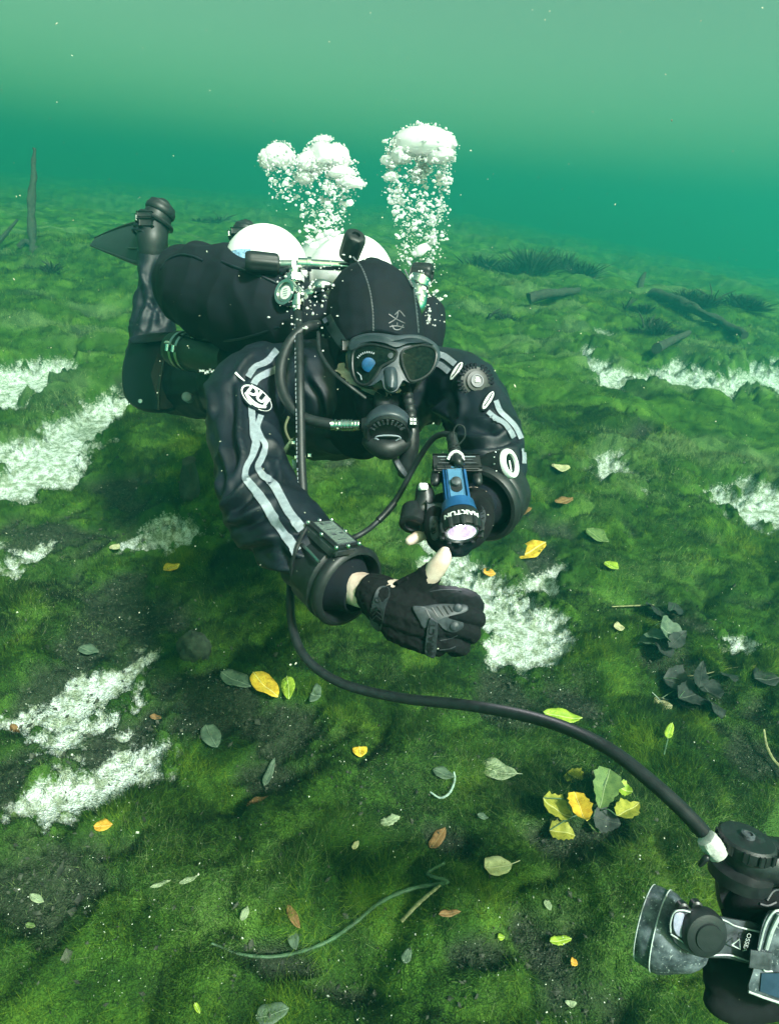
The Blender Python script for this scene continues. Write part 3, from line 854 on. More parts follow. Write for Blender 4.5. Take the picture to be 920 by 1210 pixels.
# carve the face opening
fo = sstep(1.08, .92, np.sqrt(((hx - 446) / 47) ** 2 + ((hy - 430) / 37) ** 2)) * sstep(1.27, 1.22, hd)
c = c - nv * (0.034 * fo)[:, None] + nv * (0.0016 * noise3(c[:, 0] * 40, c[:, 1] * 40, c[:, 2] * 40))[:, None]
set_co(hood_me, c)
hood = link('hood', hood_me, M_NEO, person)
HOOD = Surf(hood_me)
def seam(pts):
    b_ = B(); ribbon(b_, HOOD, pts, 1.6, .0012, 1.2, n=10, cols=3); s_ = done(b_, 'hood_seam', M_GREYP, hood)
    sp = spline(pts, 14)
    b_ = B()
    for i in range(0, len(sp) - 1, 2):
        p0 = HOOD.at(sp[i][0], sp[i][1], .002); p1 = HOOD.at((sp[i][0] + sp[i+1][0]) / 2 + 0.9, (sp[i][1] + sp[i+1][1]) / 2, .002)
        tube(b_, [p0, p1], .0005, 5)
    done(b_, 'stitching', M_REFL, hood)
seam([(417, 303), (428, 318), (436, 340), (440, 365), (441, 391)])
seam([(478, 318), (487, 338), (491, 362), (494, 393)])
# printed mark on the hood
for pts in ([(459, 371), (468, 377), (478, 382)], [(459, 382), (468, 376), (471, 367), (478, 374)], [(471, 367), (466, 372)], [(460, 386), (468, 385), (477, 387)], [(463, 384), (466, 389), (472, 389), (476, 384)], [(469, 381), (469, 384)]):
    b_ = B(); ribbon(b_, HOOD, pts, 1.2, .0012); done(b_, 'hood_print', M_GREYP, hood)

# strip of cheek and upper lip showing between mask and hood
b_ = B(); ribbon(b_, HOOD, [(402, 424), (406, 440), (415, 453), (428, 461), (445, 464), (461, 464), (473, 458), (479, 450)], [5, 9, 11, 11, 10, 9, 6], .024, 1.2, n=8, cols=5)
done(b_, 'cheek', M_SKIN, person, label='strip of pale skin below the mask')
b_ = B(); slab(b_, ellipse(525.5, 654.5, 3.6, 5.2, 24, 18), .8275, .004, .25); done(b_, 'thumbnail', pmat('nail', (.74, .60, .54), .25, var=.05), person)
# ------------------------------------------------------------------ gloves (worn: children of the diver)
bm = B()
for row in ([(452, 712, .888, .033), (468, 718, .878, .036), (485, 724, .868, .037), (507, 730, .862, .035), (524, 734, .862, .028)],
            [(500, 704, .862, .0150), (530, 704, .848, .0135), (553, 708, .848, .0130), (561, 717, .860, .0125), (550, 718, .885, .012)],
            [(508, 722, .856, .0145), (546, 724.5, .842, .0128), (563, 731, .852, .0125), (556, 737, .885, .012)],
            [(508, 742, .856, .014), (545, 743, .844, .0125), (558, 749, .856, .012), (548, 753, .888, .012)],
            [(503, 759, .862, .0135), (532, 761, .850, .0118), (546, 765, .862, .0113), (536, 767, .89, .0112)],
            [(468, 710, .882, .027), (487, 696, .868, .0205), (501, 686, .858, .0175), (508, 678, .853, .0168)],
            [(470, 735, .876, .03), (498, 752, .866, .024), (515, 762, .864, .017)],
            [(445, 703, .898, .033), (458, 712, .89, .035)]):
    chain(bm, row, n=5, seg=12)
gm = remesh(bm, 0.0019, 3, 'glove')
c = co_np(gm); nv = no_np(gm)
c += nv * (0.0011 * (1 - 2 * np.abs(noise3(c[:, 0] * 70, c[:, 1] * 110, c[:, 2] * 80))) + .0005 * noise3(c[:, 0] * 260, c[:, 1] * 260, c[:, 2] * 260))[:, None]
set_co(gm, c)
glove = link('glove', gm, M_GLOVE, person)
glove['label'] = 'black padded glove on the hand with its thumb raised'
GL = Surf(gm)
def pad(outline, name, mat, par, off=.003, th=.008, surf=GL, rx=None, ry=None, inset=.1, n=4):
    xs = [q_[0] for q_ in outline]; ys = [q_[1] for q_ in outline]
    cx_, cy_ = (min(xs) + max(xs)) / 2, (min(ys) + max(ys)) / 2
    f = Fit(surf, cx_, cy_, (max(xs) - min(xs)) / 2 * .9, (max(ys) - min(ys)) / 2 * .9, off)
    b_ = B(); slab(b_, smooth_outline(outline, n), f.d, th, inset)
    return done(b_, name, mat, par), f
wt, wf = pad([(452, 692), (459, 694), (461, 702), (456, 715), (453, 730), (450, 744), (446, 746), (438, 738), (437, 724), (441, 706), (446, 695)], 'wrist_tab', M_GUARD, glove, .002)
b_ = B(); rr_ = [P(*q_, wf.d(*q_) - .0006) for q_ in ellipse(446.5, 709, 2.8, 3.2, 0, 16)]; tube(b_, rr_ + [rr_[0]], .0006, 6); done(b_, 'round_mark', M_PLA, wt)
for k in range(3):
    b_ = B(); tube(b_, [P(440, 722 + k * 5, wf.d(440, 722) - .0006), P(444.5, 717.5 + k * 5, wf.d(444, 718) - .0010), P(450, 722 + k * 5, wf.d(450, 722) - .0006)], .0009, 6); done(b_, 'chevron', M_PLA, wt)
kg, kf = pad([(487, 717), (500, 716), (518, 713.5), (535, 713.5), (550, 714.5), (553, 721), (545, 725), (533, 727), (530, 731), (540, 734), (547, 736), (546, 743), (536, 748), (524, 744), (516, 736), (506, 735), (500, 743), (494, 733)], 'knuckle_guard', M_GUARD, glove, .0015, .009, inset=.06)
for (x0, y0, x1, y1) in ((510, 718, 517, 729), (517, 716.5, 524, 728), (524, 715.5, 530, 726), (530, 715.5, 535, 723), (503, 720, 508, 730)):
    b_ = B(); tube(b_, [P(x0, y0, kf.d(x0, y0) - .0003), P(x1, y1, kf.d(x1, y1) - .0003)], .0011, 6); done(b_, 'guard_groove', M_PLA, kg)
for (x0, y0) in ((541, 719), (537, 740)):
    b_ = B(); lathe(b_, [(-.003, .0065), (.001, .006), (.003, .003), (.0033, 0)], P(x0, y0, kf.d(x0, y0)), -FWD, 14); done(b_, 'knuckle_boss', M_GUARD, kg)
sg, sf = pad([(507, 731), (513, 732), (517, 738), (516, 757), (514, 776), (508, 777), (502, 772), (503, 752)], 'side_guard', M_GUARD, glove, .004, .01, inset=.08)
done(text_px('MPACT', 509.5, 755, 7.5, -86, lambda a, b_: P(a, b_, sf.d(a, b_) - .0003), sx=1.15, bold=.01), 'lettering', M_PLA, sg, smooth=False)
for (x0, y0, x1, y1, x2, y2) in ((520, 757, 532, 755, 540, 751), (519, 768, 530, 767, 538, 764), (508, 699, 525, 697, 545, 698)):
    b_ = B(); tube(b_, spline([tuple(GL.at(a, d_, .0006)) for a, d_ in ((x0, y0), (x1, y1), (x2, y2))], 6), .0008, 6); done(b_, 'finger_seam', M_GUARD, glove)
b_ = B(); tube(b_, spline([tuple(GL.at(a, d_, .0015)) for a, d_ in ((470, 690), (476, 686), (482, 684))], 5), .003, 8); done(b_, 'pull_loop', M_GLOVE, glove)

# left glove, closed round the torch
bm = B()
for row in ([(562, 598, .985, .032), (552, 604, .955, .036), (545, 612, .94, .036), (536, 618, .935, .030)],
            [(552, 596, .955, .018), (567, 600, .93, .017), (571, 615, .905, .0165), (562, 634, .90, .0145), (548, 643, .905, .013)],
            [(548, 590, .96, .017), (520, 596, .945, .017), (512, 612, .92, .017), (514, 630, .905, .0155), (526, 642, .905, .014)],
            [(560, 612, .96, .018), (560, 630, .93, .016), (545, 646, .92, .014), (540, 650, .905, .010)],
            [(520, 612, .95, .02), (514, 634, .94, .016), (525, 646, .93, .014), (545, 648, .92, .014)]):
    chain(bm, row, n=5, seg=12)
gm2 = remesh(bm, 0.0024, 5, 'glove')
glove2 = link('glove', gm2, M_GLOVE, person)
glove2['label'] = 'black padded glove gripping the torch'
GL2 = Surf(gm2)
for outl in ([(508, 611), (517, 610), (526, 611), (524, 617), (519, 624), (518, 636), (511, 638), (507, 626)], [(560, 600), (568, 597), (573, 604), (574, 614), (570, 622), (563, 618), (561, 609)]):
    p2, f2 = pad(outl, 'knuckle_guard', M_GUARD, glove2, .001, .008, GL2, inset=.1)
    cx_ = sum(q_[0] for q_ in outl) / len(outl); cy_ = sum(q_[1] for q_ in outl) / len(outl)
    for k in (-5, 0, 5):
        b_ = B(); tube(b_, [P(cx_ - 5, cy_ + k + 3, f2.d(cx_ - 5, cy_ + k + 3) - .0004), P(cx_ + 5, cy_ + k - 3, f2.d(cx_ + 5, cy_ + k - 3) - .0004)], .0009, 6); done(b_, 'guard_groove', M_PLA, p2)
b_ = B(); chain(b_, [(504, 628, .945, .0095), (494, 634, .93, .0092), (484, 639, .918, .0075)], n=6, seg=14); done(b_, 'fingertip', M_SKIN, person, label='bare pale fingertip below the torch')

# ------------------------------------------------------------------ diving mask
MD = lambda a, b_: 1.118 + .000012 * (a - 462) ** 2 - .00018 * (b_ - 420)
mask = empty('diving_mask', P(462, 425, 1.12), 'grey framed twin lens diving mask on the diver\'s face', 'diving mask')
out = [(410, 413), (414, 401), (425, 395.5), (440, 393), (455, 394), (468, 396), (482, 395), (496, 396), (508, 401), (517, 409), (520, 421), (515, 433), (508, 443), (497, 450.5), (485, 453), (477, 450),
       (473, 456), (468, 463), (460, 465), (453, 460), (450, 450), (444, 453), (436, 457), (425, 456), (416, 447), (411, 430)]
b_ = B(); slab(b_, smooth_outline(out, 4), MD, .06, .05, lift=.16); done(b_, 'skirt', M_SILI, mask)
L1 = [(416, 428), (418, 415), (427, 409), (440, 407), (455, 410), (468, 415), (466, 424), (458, 429), (450, 434), (443, 445), (434, 454), (424, 453), (418, 444)]
L2 = [(475, 416), (484, 411), (497, 408), (509, 410), (515, 417), (514, 428), (508, 440), (497, 448), (485, 450), (479, 440), (475, 428)]
m_gl, nt, b = mat_new('dark_mask_glass')
b.inputs['Base Color'].default_value = (0.004, 0.010, 0.010, 1); b.inputs['Roughness'].default_value = 0.08; b.inputs['Specular IOR Level'].default_value = 0.06
tcn = N(nt, 'ShaderNodeTexCoord'); nn = N(nt, 'ShaderNodeTexNoise', Scale=180.0); nt.links.new(tcn.outputs['Object'], nn.inputs['Vector'])
rp = ramp(nt, nn.outputs[0], [(0.4, (0.003, 0.008, 0.008)), (0.75, (0.010, 0.018, 0.014))]); nt.links.new(rp.outputs[0], b.inputs['Base Color'])
lens_o = []
for L in (L1, L2):
    so = smooth_outline(L, 5)
    b_ = B(); slab(b_, so, lambda a, d_: MD(a, d_) - .001, .006, .04); lo = done(b_, 'lens', m_gl, mask); lens_o.append(lo)
    b_ = B(); pts = [P(a, d_, MD(a, d_) - .001) for a, d_ in so]; tube(b_, pts + [pts[0]], .0026, 8, caps=False); done(b_, 'lens_rim', M_PLA, lo)
b_ = B(); slab(b_, smooth_outline([(452, 437), (460, 432), (468, 434), (471, 448), (470, 460), (461, 463), (454, 457)], 4), lambda a, d_: MD(a, d_) - .012 + .0006 * abs(a - 462), .03, .35, lift=.8); done(b_, 'nose_pocket', M_SILI, mask)
b_ = B(); slab(b_, smooth_outline([(412, 406), (424, 398), (440, 395.5), (456, 398), (468, 402), (482, 399), (496, 400), (512, 407), (505, 404), (494, 404.5), (482, 405.5), (468, 410), (454, 405), (438, 403), (424, 406), (414, 414)], 4), lambda a, d_: MD(a, d_) - .006, .014, .02); done(b_, 'frame_brow', M_SILI, mask)
m_blue = pmat('blue_reflection', (0.008, 0.05, 0.15), 0.1, var=.6, scale=40, coat=.4)  # colour of the camera port's reflection, modelled as a disc on the lens
b_ = B(); lathe(b_, [(-.002, .0135), (.0004, .0128), (.0012, .009), (.0015, .004), (.0016, 0)], P(435.5, 431, MD(435, 431) - .0055), (CAM_LOC - P(435, 431, 1.12)).normalized() + CX * .1, 24); refl_disc = done(b_, 'reflection_disc', m_blue, mask, label='round blue disc modelled as a reflection in the lens')
for k in range(9):  # port lettering, built as strokes of the same modelled reflection
    a_ = R(215 + k * 10); q_ = (435 + 15 * math.cos(a_), 431 + 15 * math.sin(a_))
    b_ = B(); obox(b_, P(*q_, MD(*q_) - .0024), (CX * -math.sin(a_) - CY * math.cos(a_)), CY * -math.sin(a_) + CX * math.cos(a_), FWD, .0022, .0034, .0004); done(b_, 'reflection_mark', M_REFL, lens_o[0], smooth=False)
b_ = B(); tube(b_, [P(422, 440, MD(422, 440) - .0026), P(426, 444, MD(426, 444) - .0026), P(427, 449, MD(427, 449) - .0026)], .0012, 6); done(b_, 'reflection_mark', M_REFL, lens_o[0])
b_ = B(); ribbon(b_, HOOD, [(386, 374), (394, 388), (403, 402), (411, 412)], [13, 12, 11], .004, 1.2); done(b_, 'strap', M_SILI, mask)
b_ = B(); obox(b_, P(409, 409, 1.165), CX, CY, FWD, .014, .02, .012, .003); done(b_, 'buckle', M_PLA, mask)

# ------------------------------------------------------------------ regulator
reg = empty('regulator', P(458, 505, 1.13), 'black regulator second stage in the diver\'s mouth with its curved hose', 'regulator')
rc = P(458, 509, 1.12); rax = (-FWD * .68 - CY * .73).normalized()
b_ = B(); lathe(b_, [(-.05, .020), (-.036, .034), (-.02, .043), (-.004, .0455), (.004, .0455), (.007, .043), (.008, .039)], rc, rax, 40, cap1=False); rb = done(b_, 'housing', M_SILI, reg)
b_ = B(); lathe(b_, [(.004, .0425), (.010, .0415), (.0125, .038), (.0105, .034), (.008, .030), (.009, .022), (.0095, 0)], rc, rax, 40, cap0=False); rcov = done(b_, 'cover', M_PLA, reg)
x_, y_, a_ = basis(rax)
for k in range(9):
    w = R(30 + k * 15); d_ = x_ * math.cos(w) + y_ * math.sin(w)
    b_ = B(); obox(b_, rc + d_ * .031 + a_ * .0115, d_.cross(a_), d_, a_, .0022, .009, .004, .0006); done(b_, 'vent_tooth', M_GREYP, rcov)
for s in (1, -1):
    b_ = B(); tube(b_, spline([tuple(rc + x_ * u + y_ * v + a_ * .0125) for u, v in ((-.024, -.008), (-.020, -.006 + .003 * s), (-.010, -.009 + .008 * s), (0, -.010 + .0095 * s), (.010, -.009 + .008 * s), (.020, -.006 + .003 * s), (.024, -.008))], 6), .0016, 8); done(b_, 'purge_trim', M_REFL, rcov)
b_ = B(); chain(b_, [(455, 490, 1.15, .024), (452, 478, 1.155, .021), (450, 470, 1.17, .018)], seg=16, flat=.8); done(b_, 'mouthpiece', M_RUB, reg)
b_ = B(); chain(b_, [(438, 522, 1.14, .017), (456, 531, 1.13, .020), (476, 524, 1.14, .016)], seg=14); done(b_, 'exhaust_tee', M_RUB, reg)
b_ = B(); s_ = spline([(*P(376, 384, 1.24),), (*P(360, 388, 1.215),), (*P(343, 404, 1.20),), (*P(333, 428, 1.18),), (*P(332, 454, 1.165),), (*P(342, 478, 1.15),), (*P(360, 494, 1.14),), (*P(392, 502, 1.13),)], 10); tube(b_, s_, .0105, 14); rh = done(b_, 'hose', M_RUB, reg)
b_ = B()
prof = [(0, .0105)]
for k in range(9): prof += [(.006 * k + .001, .0112 if k in (1, 3, 4, 5, 6) else .0098), (.006 * k + .0045, .0112 if k in (1, 3, 4, 5, 6) else .0098), (.006 * k + .0055, .009)]
fx_ = P(392, 502, 1.13); lathe(b_, prof, fx_, (P(430, 502, 1.12) - fx_), 20); done(b_, 'hose_fitting', M_CHR, reg)
b_ = B(); lathe(b_, [(0, .012), (.012, .016), (.02, .02)], P(427, 502, 1.12), CX, 20); done(b_, 'swivel', M_PLA, reg)
b_ = B(); lathe(b_, [(0, .009), (.006, .009), (.007, .011), (.012, .011), (.013, .008), (.016, .008)], P(483, 500, 1.11), (CX * .8 + CY * .1 - FWD * .4), 16); sw = done(b_, 'adjust_knob', M_PLA, reg)
for dx, dy in ((-2.5, -2.4), (1.5, -2.2), (-2.5, 2.0), (1.5, 2.2)):
    b_ = B(); obox(b_, P(488.5 + dx, 498 + dy, 1.094), CX, CY, FWD, .0048, .0048, .004, .0012); done(b_, 'knob_mark', M_WHITE, sw)
b_ = B(); tube(b_, spline([(*P(376, 392, 1.2),), (*P(378, 415, 1.165),), (*P(392, 438, 1.135),), (*P(412, 455, 1.12),), (*P(432, 470, 1.13),)], 8), .0038, 10, flat=.6); tag(done(b_, 'neck_strap', M_RUB), 'thin grey strap looping under the diver\'s chin beside the mask', 'strap')

# corrugated inflator hose on the chest
inf = empty('inflator_hose', P(482, 480, 1.2), 'black corrugated inflator hose hanging beside the regulator', 'hose')
path = spline([(*P(474, 448, 1.20),), (*P(481, 468, 1.17),), (*P(485, 490, 1.16),), (*P(486, 512, 1.165),)], 10)
b_ = B(); tube(b_, path, [.0125 if k % 3 == 1 else .0105 for k in range(len(path))], 14); done(b_, 'corrugated_tube', M_RUB, inf)
b_ = B(); chain(b_, [(486, 508, 1.165, .015), (484, 530, 1.17, .018), (478, 556, 1.18, .016)], seg=12); ih = done(b_, 'inflator_body', M_PLA, inf)
b_ = B(); chain(b_, [(464, 538, 1.17, .008), (472, 552, 1.165, .012), (478, 560, 1.17, .010)], seg=10, flat=.6); done(b_, 'lever', M_GREYP, inf)

# ------------------------------------------------------------------ twin cylinders
twin = empty('twin_cylinders', P(365, 330, 1.6), 'pair of white scuba cylinders with chrome manifold on the diver\'s back', 'scuba tank')
tdir = (Vector((-.30, 1, -.10))).normalized()
def tank(px, py, d):
    o_ = P(px, py, d)
    b_ = B(); prof = [(-.045, .018), (-.012, .024)] + [(.0 + .085 * (1 - math.cos(t)), .024 + .080 * math.sin(t) ** .9) for t in [k * math.pi / 2 / 12 for k in range(1, 13)]] + [(.2, .104), (.55, .104), (.6, .095), (.62, .06), (.625, 0)]
    lathe(b_, prof, o_, tdir, 44)
    return done(b_, 'cylinder', M_TANK, twin), o_
t1, o1 = tank(318, 318, 1.46)
t2, o2 = tank(425, 330, 1.46)
b_ = B(); lathe(b_, [(0, .019), (.03, .019), (.031, .016), (.05, .016)], P(347, 336, 1.395), CY, 20); v1 = done(b_, 'valve', M_CHR, twin)
b_ = B(); lathe(b_, [(-.005, .024), (.01, .024), (.012, .021)], P(347, 331, 1.39), CY, 8); done(b_, 'collar_nut', M_CHR, v1)
b_ = B(); lathe(b_, [(0, .013), (.02, .013), (.021, .016), (.03, .016), (.031, .011), (.12, .011), (.121, .016), (.135, .016), (.136, .011), (.2, .011)], P(352, 311, 1.385), P(470, 318, 1.41) - P(352, 311, 1.385), 20); done(b_, 'manifold_bar', M_CHR, twin)
def knob(c0, ax, ln=.052, r=.021):
    b_ = B()
    x_, y_, a_ = basis(ax)
    seg = 40
    prof = [(0, .7), (.004, .95), (.010, 1), (ln * .8, 1.05), (ln * .95, .95), (ln, .8), (ln, .4), (ln * .9, .38), (ln * .9, 0)]
    rings = []
    for (t, k_) in prof:
        ring_ = []
        for q_ in range(seg):
            w = 2 * math.pi * q_ / seg
            rr = r * k_ * (1 - (.09 if (.009 < t < ln * .93 and q_ % 5 in (0, 1)) else 0))
            ring_.append(b_.verts.new(Vector(c0) + a_ * t + (x_ * math.cos(w) + y_ * math.sin(w)) * max(rr, 1e-4)))
        rings.append(ring_)
    for A_, B2 in zip(rings, rings[1:]):
        for q_ in range(seg): b_.faces.new((A_[q_], A_[(q_ + 1) % seg], B2[(q_ + 1) % seg], B2[q_]))
    b_.faces.new(list(reversed(rings[0])))
    return done(b_, 'valve_knob', M_RUB, twin)
knob(P(330, 312, 1.375), P(292, 309, 1.36) - P(330, 312, 1.375), .075, .023)
b_ = B(); lathe(b_, [(0, .009), (.03, .009)], P(330, 312, 1.375), CX, 14); done(b_, 'valve_stem', M_STEEL, twin)
knob(P(411, 305, 1.37), P(419, 282, 1.33) - P(411, 305, 1.37), .062, .0235)
knob(P(486, 322, 1.43), P(506, 324, 1.42) - P(486, 322, 1.43), .05, .024)
b_ = B(); lathe(b_, [(0, .021), (.03, .022), (.032, .026), (.05, .026)], P(488, 352, 1.42), CY * .8 + CX * .3, 20); done(b_, 'valve', M_CHR, twin)
b_ = B(); chain(b_, [(486, 338, 1.42, .018), (494, 345, 1.41, .020), (494, 362, 1.41, .018), (490, 372, 1.42, .014)], seg=14); done(b_, 'right_first_stage', M_CHR, twin)
# first stage, seen end on
fc = P(338, 346, 1.335); fax = (-FWD * .8 - CX * .5 + CY * .05).normalized()
b_ = B(); lathe(b_, [(-.055, .018), (-.03, .022), (-.026, .027), (-.018, .027), (-.016, .024), (-.008, .024), (-.006, .029), (.004, .0295), (.007, .028), (.006, .022), (.001, .0205)], fc, fax, 36, cap1=False); fs_ = done(b_, 'first_stage', M_CHR, twin)
b_ = B(); lathe(b_, [(-.001, .021), (.002, .0205), (.0025, .016), (.001, .0155), (.001, 0)], fc, fax, 30); cap_ = done(b_, 'stage_cap', M_STEEL, fs_)
m_face = pmat('white_dial', (0.75, 0.75, 0.72), .5, var=.08, scale=300)
b_ = B(); lathe(b_, [(.001, .0155), (.003, .015), (.0032, 0)], fc, fax, 26); done(b_, 'stage_face', m_face, fs_)
x_, y_, a_ = basis(fax)
for k in range(4):
    b_ = B(); obox(b_, fc + a_ * .0036 + y_ * (.008 - .005 * k), x_, y_, a_, .014 - .003 * abs(k - 1.5), .0014, .0006); done(b_, 'face_print', M_REFL, fs_, smooth=False)
b_ = B(); chain(b_, [(352, 350, 1.36, .010), (368, 346, 1.35, .012), (380, 338, 1.36, .013)], seg=12); done(b_, 'hose_port', M_CHR, twin)
b_ = B(); chain(b_, [(372, 340, 1.34, .010), (378, 337, 1.33, .014), (388, 337, 1.33, .010)], seg=12); done(b_, 'port_plug', M_STEEL, twin)
b_ = B(); ribbon(b_, Surf(t1.data), [(272, 303), (284, 300), (296, 300)], 12, .001, 1.5); done(b_, 'tank_sticker', pmat('pale_blue_sticker', (.25, .42, .62), .6, var=.5, scale=160), twin)

# ------------------------------------------------------------------ buoyancy wing
wing = empty('buoyancy_wing', P(280, 350, 1.5), 'plump black buoyancy wing bulging beside the white cylinders', 'buoyancy wing')
bm = B()
chain(bm, [(226, 340, 1.64, .100), (246, 345, 1.60, .118), (285, 357, 1.54, .122), (330, 372, 1.47, .105), (365, 388, 1.43, .085), (390, 400, 1.43, .06)], seg=24)
chain(bm, [(216, 335, 1.70, .075), (224, 330, 1.68, .09)], seg=18)
chain(bm, [(470, 372, 1.52, .07), (490, 385, 1.50, .075), (490, 410, 1.48, .06)], seg=16)
chain(bm, [(380, 395, 1.46, .06), (430, 400, 1.47, .06), (480, 395, 1.5, .06)], seg=14)
wm = remesh(bm, .006, 10, 'bladder'); c = co_np(wm); nv = no_np(wm)
c += nv * (.009 * (1 - 2.2 * np.abs(noise3(c[:, 0] * 9, c[:, 1] * 9, c[:, 2] * 5))) + .003 * noise3(c[:, 0] * 22, c[:, 1] * 22, c[:, 2] * 14))[:, None]; set_co(wm, c)
link('bladder', wm, M_NEO, wing)
WS = Surf(wm)
for pts in ([(190, 318), (200, 306), (214, 301), (228, 303), (240, 308)], [(262, 309), (284, 318), (308, 326), (330, 336)], [(240, 400), (270, 402), (300, 396), (330, 386)]):
    b_ = B(); tube(b_, spline([tuple(WS.at(a, d_, .001)) for a, d_ in pts], 8), .003, 8); done(b_, 'wing_seam', M_SUIT, wing)

# ------------------------------------------------------------------ battery canister at the hip
m_can = pmat('dark_green_canister', (0.016, 0.032, 0.026), .5, var=.4, scale=60, bump=.08)
can = empty('battery_canister', P(232, 415, 1.7), 'dark green battery canister with two steel clamps at the diver\'s hip', 'canister')
c0, c1 = P(211, 413, 1.72), P(275, 425, 1.60)
b_ = B(); L_ = (c1 - c0).length; lathe(b_, [(-.02, .030), (-.018, .046), (-.004, .049), (0, .052), (L_, .052)], c0, c1 - c0, 36); done(b_, 'canister_tube', m_can, can)
x_, y_, a_ = basis(c1 - c0)
for t in (.030, .056):
    b_ = B(); lathe(b_, [(t - .005, .0525), (t - .005, .0545), (t + .005, .0545), (t + .005, .0525)], c0, a_, 36, cap0=False, cap1=False); cl = done(b_, 'hose_clamp', M_STEEL, can)
    cc = c0 + a_ * t; dv = (CAM_LOC - cc); dv = (dv - a_ * dv.dot(a_)).normalized()
    b_ = B(); lathe(b_, [(-.009, .0065), (.009, .0065)], cc + dv * .058, a_.cross(dv), 14); done(b_, 'clamp_screw', M_CHR, cl)
b_ = B(); tube(b_, spline([(*P(194, 410, 1.70),), (*P(196, 404, 1.67),), (*P(203, 407, 1.66),), (*P(206, 418, 1.66),)], 8), .0035, 8); done(b_, 'bungee_loop', M_WHITE, can)
def webbing(name, pts, w, mat, label, cat):
    b_ = B(); s_ = spline([(*P(*q_),) for q_ in pts], 8); tube(b_, s_, w, 8, flat=.25); return tag(done(b_, name, mat), label, cat)
webbing('webbing_strap', [(215, 397, 1.66), (245, 405, 1.60), (275, 402, 1.52), (300, 392, 1.45)], .012, M_NEO, 'black webbing strap running over the battery canister', 'strap')
m_grn = pmat('green_webbing', (0.03, 0.11, 0.08), .7, var=.3, scale=200)
gb = empty('green_buckle', P(252, 455, 1.62), 'small green strap and buckle hanging below the battery canister', 'buckle')
b_ = B(); obox(b_, P(252, 455, 1.60), CX, CY, FWD, .02, .075, .008, .002); done(b_, 'strap', m_grn, gb)
b_ = B(); obox(b_, P(250.5, 464, 1.59), CX, CY, FWD, .014, .02, .008, .003); done(b_, 'slider', M_REFL, gb)
b_ = B(); lathe(b_, [(-.02, .015), (.006, .014), (.010, .009), (.011, 0)], P(221, 469, 1.78), -FWD, 18); tag(done(b_, 'hip_button', M_REFL), 'small round grey button on the diver\'s hip under the canister', 'button')
for (pts, lab) in (([(227, 398, 1.6), (238, 396, 1.58), (255, 395, 1.56)], 'white bungee knots along the top of the battery canister'), ([(238, 440, 1.6), (246, 439, 1.59), (254, 438, 1.58)], 'white bungee knots below the battery canister')):
    k_ = empty('knotted_bungee', P(*pts[0]), lab, 'cord')
    b_ = B(); tube(b_, spline([(*P(*q_),) for q_ in pts], 8), .0035, 8); done(b_, 'cord', M_GREYP, k_)
    for j in range(7):
        u = j / 6; q_ = [pts[0][i] * (1 - u) + pts[2][i] * u for i in range(3)]
        b_ = B(); obox(b_, P(q_[0], q_[1] + random.uniform(-2, 2), q_[2] - .005), CX, CY, FWD, random.uniform(.004, .009), random.uniform(.004, .008), .006, .0015); done(b_, 'knot', M_WHITE, k_)

